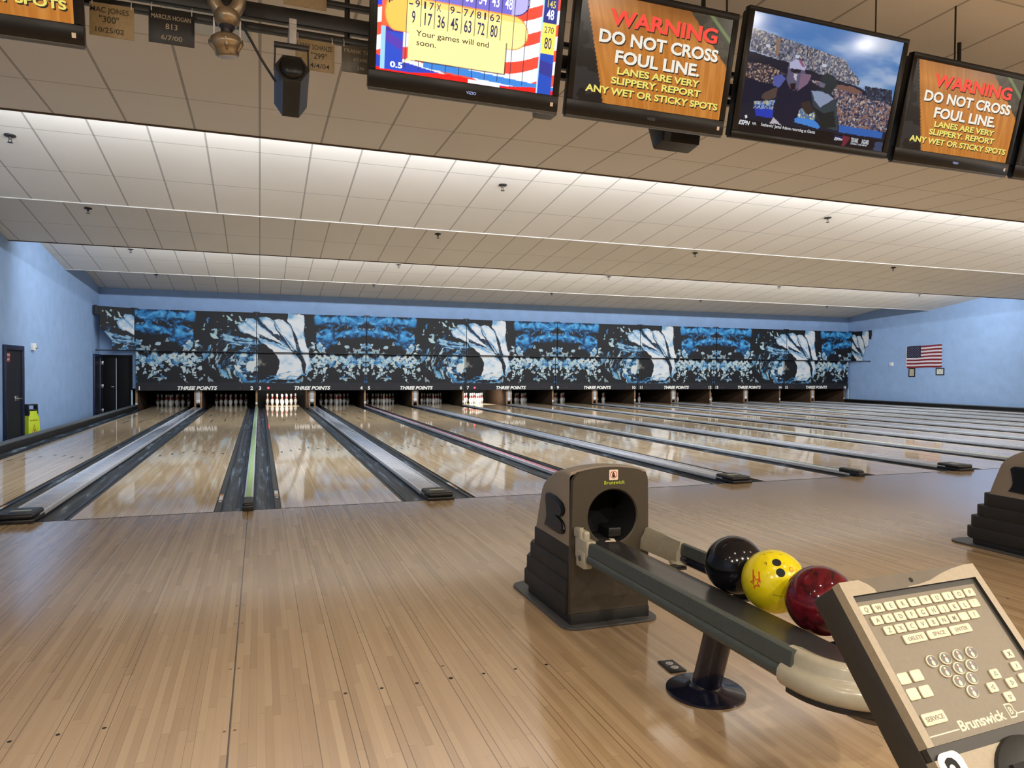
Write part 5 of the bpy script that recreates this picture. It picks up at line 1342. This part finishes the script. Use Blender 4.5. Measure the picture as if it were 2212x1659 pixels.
# pipes the televisions hang on
def pipe(z0, z1, lab):
    o = MB().box((XL, -2.70, z0), (XR, -2.66, z1), 0.004).build('mounting_pipe', 'blackplastic', None, origin=((XL + XR) / 2, -2.68, z0)); tag(o, lab, 'pipe', 'black bars behind the televisions')
pipe(2.888, 2.922, 'thin lowest black bar behind the televisions, plaques hanging from it')
pipe(2.946, 3.022, 'thick middle black bar behind the televisions')
pipe(3.072, 3.098, 'thin uppermost black bar behind the televisions')
for x in (-3.4, 0.52, 2.68, 4.85, 7.2, 10.0, 13.0, 16.0, 19.0, 22.0):
    b = MB().tube([(x, -2.68, 2.86), (x, -2.68, 3.6)], 0.014, 8)
    tag(b.build('pipe_hanger', 'blackplastic', None, origin=(x, -2.68, 2.86)), 'black rod holding the bars up to the ceiling' , 'hanger rod', 'rods holding the bars')
# dark loudspeaker under the warning screen
b = MB().prism([(-2.48, 2.80), (-2.46, 2.70), (-2.34, 2.68), (-2.26, 2.86), (-2.40, 2.92)], 'x', 2.53, 2.82, bev=0.02)
t = thing('loudspeaker', 'black wedge loudspeaker below the warning screen left of the football picture', 'loudspeaker', (2.68, -2.36, 2.68))
b.build('speaker_cabinet', 'blackplastic', t)
b = MB().tube([(2.68, -2.36, 2.88), (2.68, -2.36, 3.6)], 0.012, 8); b.build('speaker_bracket', 'blackplastic', t)
t = MB().prism([(-2.63, 2.725), (-2.62, 2.70), (-2.54, 2.70), (-2.52, 2.98), (-2.60, 3.0)], 'x', 1.60, 1.73, bev=0.015).tube([(1.66, -2.57, 2.97), (1.66, -2.57, 3.6)], 0.01, 8).build('grey_enclosure', 'bezelgrey', None, origin=(1.66, -2.57, 2.70))
tag(t, 'grey equipment box hanging behind the right end of the score sheet television', 'equipment box')

# ---- award plaques
M['plaquetan'] = plain('tan_plaque', (152, 134, 98), 0.5, var=0.05, scale=60)
M['plaqueblack'] = plain('black_plaque', (14, 13, 15), 0.4, var=0.1)
M['plaquegrey'] = plain('grey_brown_plaque', (84, 78, 66), 0.35, var=0.06)
M['inktan'] = plain('plaque_ink', (44, 38, 30), 0.5, var=0.05)
M['inkpale'] = plain('plaque_pale_ink', (170, 160, 138), 0.5, var=0.05)
def plaque(x0, x1, z0, z1, mt, ink, lines, label):
    y = -2.725
    t = thing('name_plaque', label, 'plaque', ((x0 + x1) / 2, y, z0), 'award plaques hanging from the bar')
    MB().box((x0, y, z0), (x1, y + 0.004, z1), 0.001).build('plaque_board', mt, t)
    b = MB()
    for s, fx, zc, h, wf in lines:
        vs, _ = text_geo(s, 0.004, 0, 'CENTER', 1.0); xs = [p[0] for p in vs]; k = h / 0.7
        b.text(s, (x0 + (x1 - x0) * fx, y - 0.0015, z0 + (z1 - z0) * zc), (1, 0, 0), (0, 0, 1), h, bold=0.004, sx=wf * (x1 - x0) / ((max(xs) - min(xs)) * k))
    b.build('lettering', ink, t, smooth=0)
    for fx in (0.06, 0.94):
        x = x0 + (x1 - x0) * fx
        MB().tube([(x, y + 0.002, z1 - 0.012), (x, y - 0.004, z1 + 0.01), (x, y + 0.02, z1 + 0.035)], 0.0022, 6).build('hook', 'aluminium', t)
plaque(-0.640, -0.458, 2.735, 2.886, 'plaquetan', 'inktan', [('MAC JONES', 0.45, 0.72, 0.024, 0.86), ('"300"', 0.44, 0.42, 0.030, 0.44), ('10/25/02', 0.44, 0.12, 0.023, 0.64)], 'tan plaque with dark lettering reading three hundred, leftmost of the hanging plaques')
plaque(-0.397, -0.200, 2.742, 2.900, 'plaqueblack', 'inkpale', [('MARCUS HOGAN', 0.49, 0.72, 0.021, 0.86), ('813', 0.50, 0.44, 0.026, 0.26), ('6/7/00', 0.50, 0.12, 0.022, 0.46)], 'black plaque with pale lettering reading eight hundred thirteen')
plaque(0.262, 0.452, 2.716, 2.868, 'plaquetan', 'inktan', [('LARRY SCHANZE', 0.49, 0.70, 0.024, 0.90), ('"299"', 0.60, 0.40, 0.030, 0.40), ('4/4/04', 0.62, 0.10, 0.024, 0.50)], 'tan plaque half hidden by the six-sided stage light')
plaque(0.488, 0.672, 2.735, 2.872, 'plaquegrey', 'inkpale', [('FRANK TAY', 0.46, 0.72, 0.020, 0.80), ('6/25/00', 0.52, 0.44, 0.016, 0.40), ('299', 0.52, 0.12, 0.016, 0.20)], 'dim grey plaque right beside the score sheet television')
plaque(0.205, 0.412, 3.025, 3.18, 'plaquetan', 'inktan', [('300', 0.5, 0.5, 0.03, 0.3)], 'tan plaque cut off by the top edge of the photo')

# ---- stage lights
M['bronze'] = plain('champagne_metal', (150, 136, 114), 0.32, 0.75, var=0.06, scale=20)
M['lens'] = plain('frosted_lens', (176, 176, 172), 0.2, var=0.03)
M['hexblue'] = plain('dark_blue_casing', (26, 32, 52), 0.4, var=0.1)
fx, fy = -0.050, -2.95
t = thing('stage_light', 'champagne coloured moving head stage light with a yoke ring, hanging at the top left', 'stage light', (fx, fy, 2.63))
# yoke: a ring with a broad foot
b = MB(); pts = []
for k in range(33):
    a = 2 * PI * k / 32; pts.append((fx + 0.058 * math.sin(a), fy, 2.915 + 0.092 * math.cos(a)))
b.tube(pts, [0.024 + 0.008 * (1 - math.cos(2 * PI * k / 32)) / 2 for k in range(33)], 14)
b.lathe([(0.022, 2.762), (0.040, 2.770), (0.054, 2.790), (0.058, 2.812), (0.050, 2.834), (0.030, 2.846)], (fx + 0.004, fy, 0), 28)
y_ = b.build('yoke', 'bronze', t, smooth=60)
MB().lathe([(0.026, 2.752), (0.036, 2.766), (0.030, 2.776)], (fx + 0.004, fy, 0), 20).build('yoke_ring', 'hexblue', y_)
MB().tube([(fx, fy, 2.99), (fx, fy + 0.03, 3.2), (fx, fy + 0.08, 3.6)], 0.018, 10).build('hanger', 'blackplastic', t)
MB().tube([(fx + 0.002, fy, 2.775), (fx + 0.002, fy, 2.74), (fx + 0.006, fy + 0.004, 2.705)], 0.025, 16).build('neck', 'blackplastic', t)
rm = Matrix.Rotation(math.radians(-7), 3, 'Y') @ Matrix.Rotation(math.radians(10), 3, 'X')
hb = MB().lathe([(0.044, -0.052), (0.052, -0.046), (0.054, -0.030), (0.062, -0.018), (0.076, 0.000), (0.074, 0.016), (0.060, 0.034), (0.040, 0.046), (0.018, 0.050)], (fx, fy, 2.686), 32, mat=rm)
h_ = hb.build('lamp_head', 'bronze', t, smooth=50)
MB().lathe([(0.041, -0.054), (0.043, -0.048), (0.03, -0.045)], (fx, fy, 2.686), 24, mat=rm).build('lens', 'lens', h_)
for a in (-PI / 2, -PI / 2 + 1.1, -PI / 2 - 1.1, PI / 2):
    d = rm @ Vector((math.cos(a), math.sin(a), 0)); c = Vector((fx, fy, 2.686))
    MB().tube([c + d * 0.050 + rm @ Vector((0, 0, -0.034)), c + d * 0.066 + rm @ Vector((0, 0, -0.012)), c + d * 0.072 + rm @ Vector((0, 0, 0.018))], [0.005, 0.009, 0.005], 8).build('fin', 'bronze', h_)
for s in (-1, 1): MB().tube([(fx + s * 0.055 + 0.004, fy, 2.80), (fx + s * 0.055 + 0.003, fy, 2.705)], 0.0045, 8).build('side_rod', 'aluminium', t)
# six-sided stage light
a0 = Vector((0.237, -2.93, 2.628)); a1 = Vector((0.242, -2.63, 2.560)); ax = (a1 - a0).normalized(); rx = Vector((1, 0, 0)); uz = rx.cross(ax) * -1
uz = (Vector((0, 0, 1)) - ax * ax.z).normalized()
def hexring(c, r): return [c + rx * (r * 1.0 * math.cos(k * PI / 3)) + uz * (r * 0.92 * math.sin(k * PI / 3)) for k in range(6)]
t = thing('stage_light', 'black and blue six-sided stage light hanging in front of a tan plaque', 'stage light', (0.24, -2.78, 2.48))
v0, v1 = hexring(a0, 0.080), hexring(a1, 0.080)
b = MB().add(v0 + v1, [(k, (k + 1) % 6, 6 + (k + 1) % 6, 6 + k) for k in range(6)], 0)
b.mi = [1 if k in (4, 1) else 0 for k in range(6)]
b.add(v1, [tuple(range(6))], 1)
case = b.build('casing', ['hexblue', 'blackplastic'], t, smooth=0)
fl = hexring(a0 - ax * 0.004, 0.081)
b = MB().add(v0 + fl, [(k, 6 + k, 6 + (k + 1) % 6, (k + 1) % 6) for k in range(6)] + [(6, 7, 8, 9, 10, 11)]); b.build('front_cover', 'blackplastic', t, smooth=0)
q = (-ax).to_track_quat('Z', 'Y').to_matrix()
MB().lathe([(0.058, 0.003), (0.057, 0.012), (0.046, 0.022), (0.028, 0.029), (0.006, 0.031)], a0, 28, mat=q).build('lens_dome', 'blackgloss', t, smooth=60)
b = MB()
for s in (-1, 1): b.tube([a0 + rx * (s * 0.078) + Vector((0, 0.05, 0.0)), a0 + rx * (s * 0.074) + Vector((0, 0.05, 0.135))], 0.004, 6)
b.box((0.237 - 0.080, -2.89, 2.742), (0.237 + 0.080, -2.865, 2.764), 0.003)
b.build('bracket', 'blackplastic', t)
MB().box((0.226, -2.885, 2.76), (0.260, -2.86, 2.862), 0.003).box((0.226, -2.885, 2.855), (0.260, -2.655, 2.885), 0.003).build('clamp', 'greyplate', t)
b = MB().tube([(0.015, -2.93, 2.80), (0.055, -2.92, 2.735), (0.10, -2.91, 2.66), (0.165, -2.88, 2.575)], 0.0058, 8)
tag(b.build('power_cord', 'blackplastic', None, origin=(0.08, -2.92, 2.57), smooth=60), 'black cord running from the yoke light to the six-sided light', 'cord')

# ---- unlit troffer in the ceiling
t = thing('ceiling_light', 'unlit rectangular ceiling light panel above the stage lights', 'ceiling light', (-0.24, -1.5, 3.56))
fr = MB()
for lo, hi in (((-0.52, -2.11, 3.588), (-0.50, -0.89, 3.6)), ((0.02, -2.11, 3.588), (0.04, -0.89, 3.6)), ((-0.50, -2.11, 3.588), (0.02, -2.09, 3.6)), ((-0.50, -0.91, 3.588), (0.02, -0.89, 3.6))): fr.box(lo, hi, 0.002)
fr.build('light_frame', 'trimwhite', t)
M['diffuser'] = plain('light_diffuser', (190, 198, 200), 0.35, var=0.02)
MB().box((-0.50, -2.09, 3.592), (0.02, -0.91, 3.599)).build('diffuser', 'diffuser', t)

# ---- sprinkler heads in the sloping tiles
M['spr'] = plain('dark_sprinkler_metal', (44, 42, 40), 0.4, 0.4, var=0.1)
spk0 = None
ROWN = {0: 'first', 1: 'second', 2: 'third', 3: 'fourth'}
for row, (y, lip) in enumerate(((3.27, 5.34), (7.22, 9.28), (11.4, 13.36), (15.52, 17.25))):
    for k, x in enumerate((-2.63, 3.40, 9.33, 15.2, 21.0)):
        z = 3.6 + 0.1425 * (lip - y) - (0.012 if row == 3 else 0)
        lab = f'dark pendant sprinkler head, {ROWN[row]} ceiling slope from the front, {["nearest the left wall", "second from the left wall", "middle of the row", "second from the right wall", "nearest the right wall"][k]}'
        if spk0 is None:
            t = thing('sprinkler_head', lab, 'sprinkler', (x, y, z), 'sprinkler heads in the ceiling')
            MB().lathe([(0.030, -0.020), (0.056, -0.012), (0.062, -0.004), (0.062, 0.006)], (x, y, z), 20).build('escutcheon', 'spr', t)
            b = MB().lathe([(0.012, -0.045), (0.014, -0.02)], (x, y, z), 12)
            for s in (-1, 1): b.tube([(x + s * 0.012, y, z - 0.04), (x + s * 0.018, y, z - 0.06), (x + s * 0.006, y, z - 0.078)], 0.004, 6)
            b.build('frame', 'spr', t)
            MB().lathe([(0.028, -0.084), (0.030, -0.080), (0.010, -0.076)], (x, y, z), 16).build('deflector', 'spr', t)
            spk0 = t
        else: dup(spk0, (x, y, z), lab)

# ---- things on the side walls
def onr(y, z, d=0.0): return (XR - d, y, z)
M['flagred'] = plain('flag_red', (120, 22, 38), 0.8, var=0.08, scale=40)
M['flagwhite'] = plain('flag_white', (206, 200, 206), 0.8, var=0.03, scale=40)
M['flagblue'] = plain('flag_navy', (28, 30, 58), 0.8, var=0.1, scale=40)
t = thing('flag', 'American flag pinned flat on the blue right wall above two frames', 'flag', (XR - 0.01, 13.55, 1.44))
def fl(u, v, d=0.012):   # u along the wall to the right, v down
    y = 14.30 - 1.50 * u
    z = 2.262 + 0.045 * u - v * (0.83 + 0.01 * u) + 0.006 * math.sin(u * 9 + v * 3)
    return (XR - d - 0.006 - 0.006 * math.sin(u * 14 + v * 2.0), y, z)
b = MB(); n = 20
for k in range(13):
    for j in range(n):
        u0, u1 = j / n, (j + 1) / n; v0_, v1_ = k / 13, (k + 1) / 13
        b.add([fl(u0, v1_), fl(u1, v1_), fl(u1, v0_), fl(u0, v0_)], [(0, 1, 2, 3)], k % 2)
f_ = b.build('stripes', ['flagred', 'flagwhite'], t, smooth=60)
b = MB()
for j in range(8):
    for k in range(7):
        u0, u1 = j / 8 * 0.41, (j + 1) / 8 * 0.41; v0_, v1_ = k / 13, (k + 1) / 13
        b.add([fl(u0, v1_, 0.014), fl(u1, v1_, 0.014), fl(u1, v0_, 0.014), fl(u0, v0_, 0.014)], [(0, 1, 2, 3)], 0)
for r_ in range(9):
    for c_ in range(6 - (r_ % 2)):
        u = 0.41 * (0.09 + (c_ + 0.5 * (r_ % 2)) * 0.165); v = 7 / 13 * (0.10 + r_ * 0.1)
        pts = [(u + 0.0125 * (1 if k % 2 == 0 else 0.42) * math.sin(k * PI / 5) * 0.62, v - 0.0225 * (1 if k % 2 == 0 else 0.42) * math.cos(k * PI / 5)) for k in range(10)]
        b.add([fl(p, q_, 0.0165) for p, q_ in pts], [tuple(range(10))[::-1]], 1)
b.build('canton', ['flagblue', 'flagwhite'], t, smooth=0)
b = MB()
for k in range(6): b.add([fl(-0.028, (k + 1) / 6), fl(0, (k + 1) / 6), fl(0, k / 6), fl(-0.028, k / 6)], [(0, 1, 2, 3)])
b.build('header_band', 'flagwhite', t, smooth=60)
M['paper'] = plain('aged_paper', (176, 170, 146), 0.7, var=0.06, scale=12)
M['paperwhite'] = plain('white_paper', (206, 206, 196), 0.7, var=0.03, scale=12)
M['frameblack'] = plain('black_frame', (16, 15, 18), 0.4, var=0.1)
for y1, y0, z0, z1, pm, lab in ((14.21, 13.93, 1.09, 1.425, 'paper', 'small upright black frame with aged paper under the left end of the flag'), (13.04, 12.70, 1.165, 1.43, 'paperwhite', 'small wide black frame with a white certificate under the right end of the flag')):
    t = thing('picture_frame', lab, 'picture frame', (XR, (y0 + y1) / 2, z0), 'frames under the flag')
    b = MB(); e = 0.032
    for lo, hi in (((XR - 0.025, y0, z0), (XR, y0 + e, z1)), ((XR - 0.025, y1 - e, z0), (XR, y1, z1)), ((XR - 0.025, y0 + e, z0), (XR, y1 - e, z0 + e)), ((XR - 0.025, y0 + e, z1 - e), (XR, y1 - e, z1))): b.box(lo, hi, 0.004)
    b.build('frame_moulding', 'frameblack', t)
    b = MB().box((XR - 0.012, y0 + e, z0 + e), (XR - 0.002, y1 - e, z1 - e), mi=0)
    if pm == 'paperwhite':
        for ya in (y1 - 0.10, y0 + 0.10): b.box((XR - 0.013, ya - 0.025, z1 - 0.085), (XR - 0.0119, ya + 0.025, z1 - 0.068), mi=1)
        b.box((XR - 0.013, (y0 + y1) / 2 - 0.03, z0 + 0.10), (XR - 0.0119, (y0 + y1) / 2 + 0.03, z0 + 0.13), mi=2)
    b.build('document', [pm, 'inktan', 'greyplate'], t, smooth=0)
t = thing('strobe_alarm', 'small white strobe alarm on the blue right wall left of the flag', 'alarm', (XR, 15.0, 1.52), 'white alarms on the walls')
MB().box((XR - 0.05, 14.93, 1.51), (XR, 15.09, 1.655), 0.008).build('alarm_body', 'whitepaint', t)
MB().sphere((XR - 0.05, 14.99, 1.58), 0.03, 14, 8).build('alarm_lens', 'paleplate', t)
t = thing('strobe_alarm', 'white strobe alarm on the blue left wall right of the navy door', 'alarm', (XL, 10.72, 1.57), 'white alarms on the walls')
MB().box((XL, 10.60, 1.565), (XL + 0.06, 10.80, 1.715), 0.008).build('alarm_body', 'whitepaint', t)
MB().sphere((XL + 0.06, 10.76, 1.63), 0.035, 14, 8).build('alarm_lens', 'steel', t)
M['signred'] = plain('sign_red', (150, 26, 40), 0.5, var=0.05)
t = thing('door_sign', 'small red sign with white lettering on the navy door in the left wall', 'sign', (XL + 0.02, 9.15, 1.3))
MB().box((XL + 0.012, 9.00, 1.305), (XL + 0.018, 9.27, 1.485), 0.001).build('sign_board', 'signred', t)
b = MB()
for s, z, h in (('CAUTION', 1.420, 0.045), ('ALARM', 1.335, 0.05)): b.text(s, (XL + 0.0195, 9.135, z), (0, 1, 0), (0, 0, 1), h, bold=0.02, sx=0.8)
b.build('lettering', 'cream', t, smooth=0)

# ---- folded wet floor signs leaning in the corner beside the door
M['limegreen'] = plain('lime_yellow_plastic', (196, 216, 42), 0.45, var=0.04)
M['signink'] = plain('sign_ink', (150, 96, 28), 0.5, var=0.05)
def floor_sign(x, y, label):
    t = thing('wet_floor_sign', label, 'floor sign', (x, y, -0.4), 'folded floor signs leaning by the door')
    R3 = Matrix.Translation((x, y, -0.4)) @ Matrix.Rotation(math.radians(55), 4, 'Z') @ Matrix.Rotation(math.radians(-3), 4, 'X')
    out = [(-0.15, 0.0), (0.15, 0.0), (0.115, 0.62), (0.075, 0.70), (0.085, 0.735), (-0.085, 0.735), (-0.075, 0.70), (-0.115, 0.62)]
    for s in (0, 1):
        MB().prism(out, 'y', 0.016 * s, 0.016 * s + 0.013, bev=0.004, mat=R3).build('sign_leaf', 'limegreen', t)
    MB().box((-0.095, 0.0, 0.735), (0.095, 0.029, 0.775), 0.008, mat=R3).box((-0.105, 0.0, 0.62), (-0.085, 0.029, 0.86), 0.006, mat=R3).box((0.085, 0.0, 0.62), (0.105, 0.029, 0.86), 0.006, mat=R3).box((-0.105, 0.0, 0.845), (0.105, 0.029, 0.875), 0.008, mat=R3).build('black_handle', 'blackplastic', t)
    b = MB(); X = R3.to_3x3() @ Vector((1, 0, 0)); Z = R3.to_3x3() @ Vector((0, 0, 1))
    b.text('PISO MOJADO', R3 @ Vector((0, -0.0015, 0.53)), X, Z, 0.032, bold=0.02, sx=0.62)
    o_ = [(-0.07, 0.24), (0.07, 0.24), (0.0, 0.47)]; i_ = [(-0.052, 0.252), (0.052, 0.252), (0, 0.44)]
    b.add([tuple(R3 @ Vector((p, -0.0015, q_))) for p, q_ in o_ + i_], [(k, (k + 1) % 3, 3 + (k + 1) % 3, 3 + k) for k in range(3)])
    b.add([tuple(R3 @ Vector((p, -0.0015, q_))) for p, q_ in ((-0.012, 0.27), (0.012, 0.27), (0.018, 0.36), (-0.01, 0.38))], [(0, 1, 2, 3)])
    b.build('warning_print', 'signink', t, smooth=0)
floor_sign(-4.165, 10.17, 'lime yellow folded floor sign with a warning triangle, foremost of the leaning stack')
floor_sign(-4.196, 10.192, 'lime yellow folded floor sign in the middle of the leaning stack')
floor_sign(-4.227, 10.214, 'lime yellow folded floor sign at the back of the stack, against the blue wall')
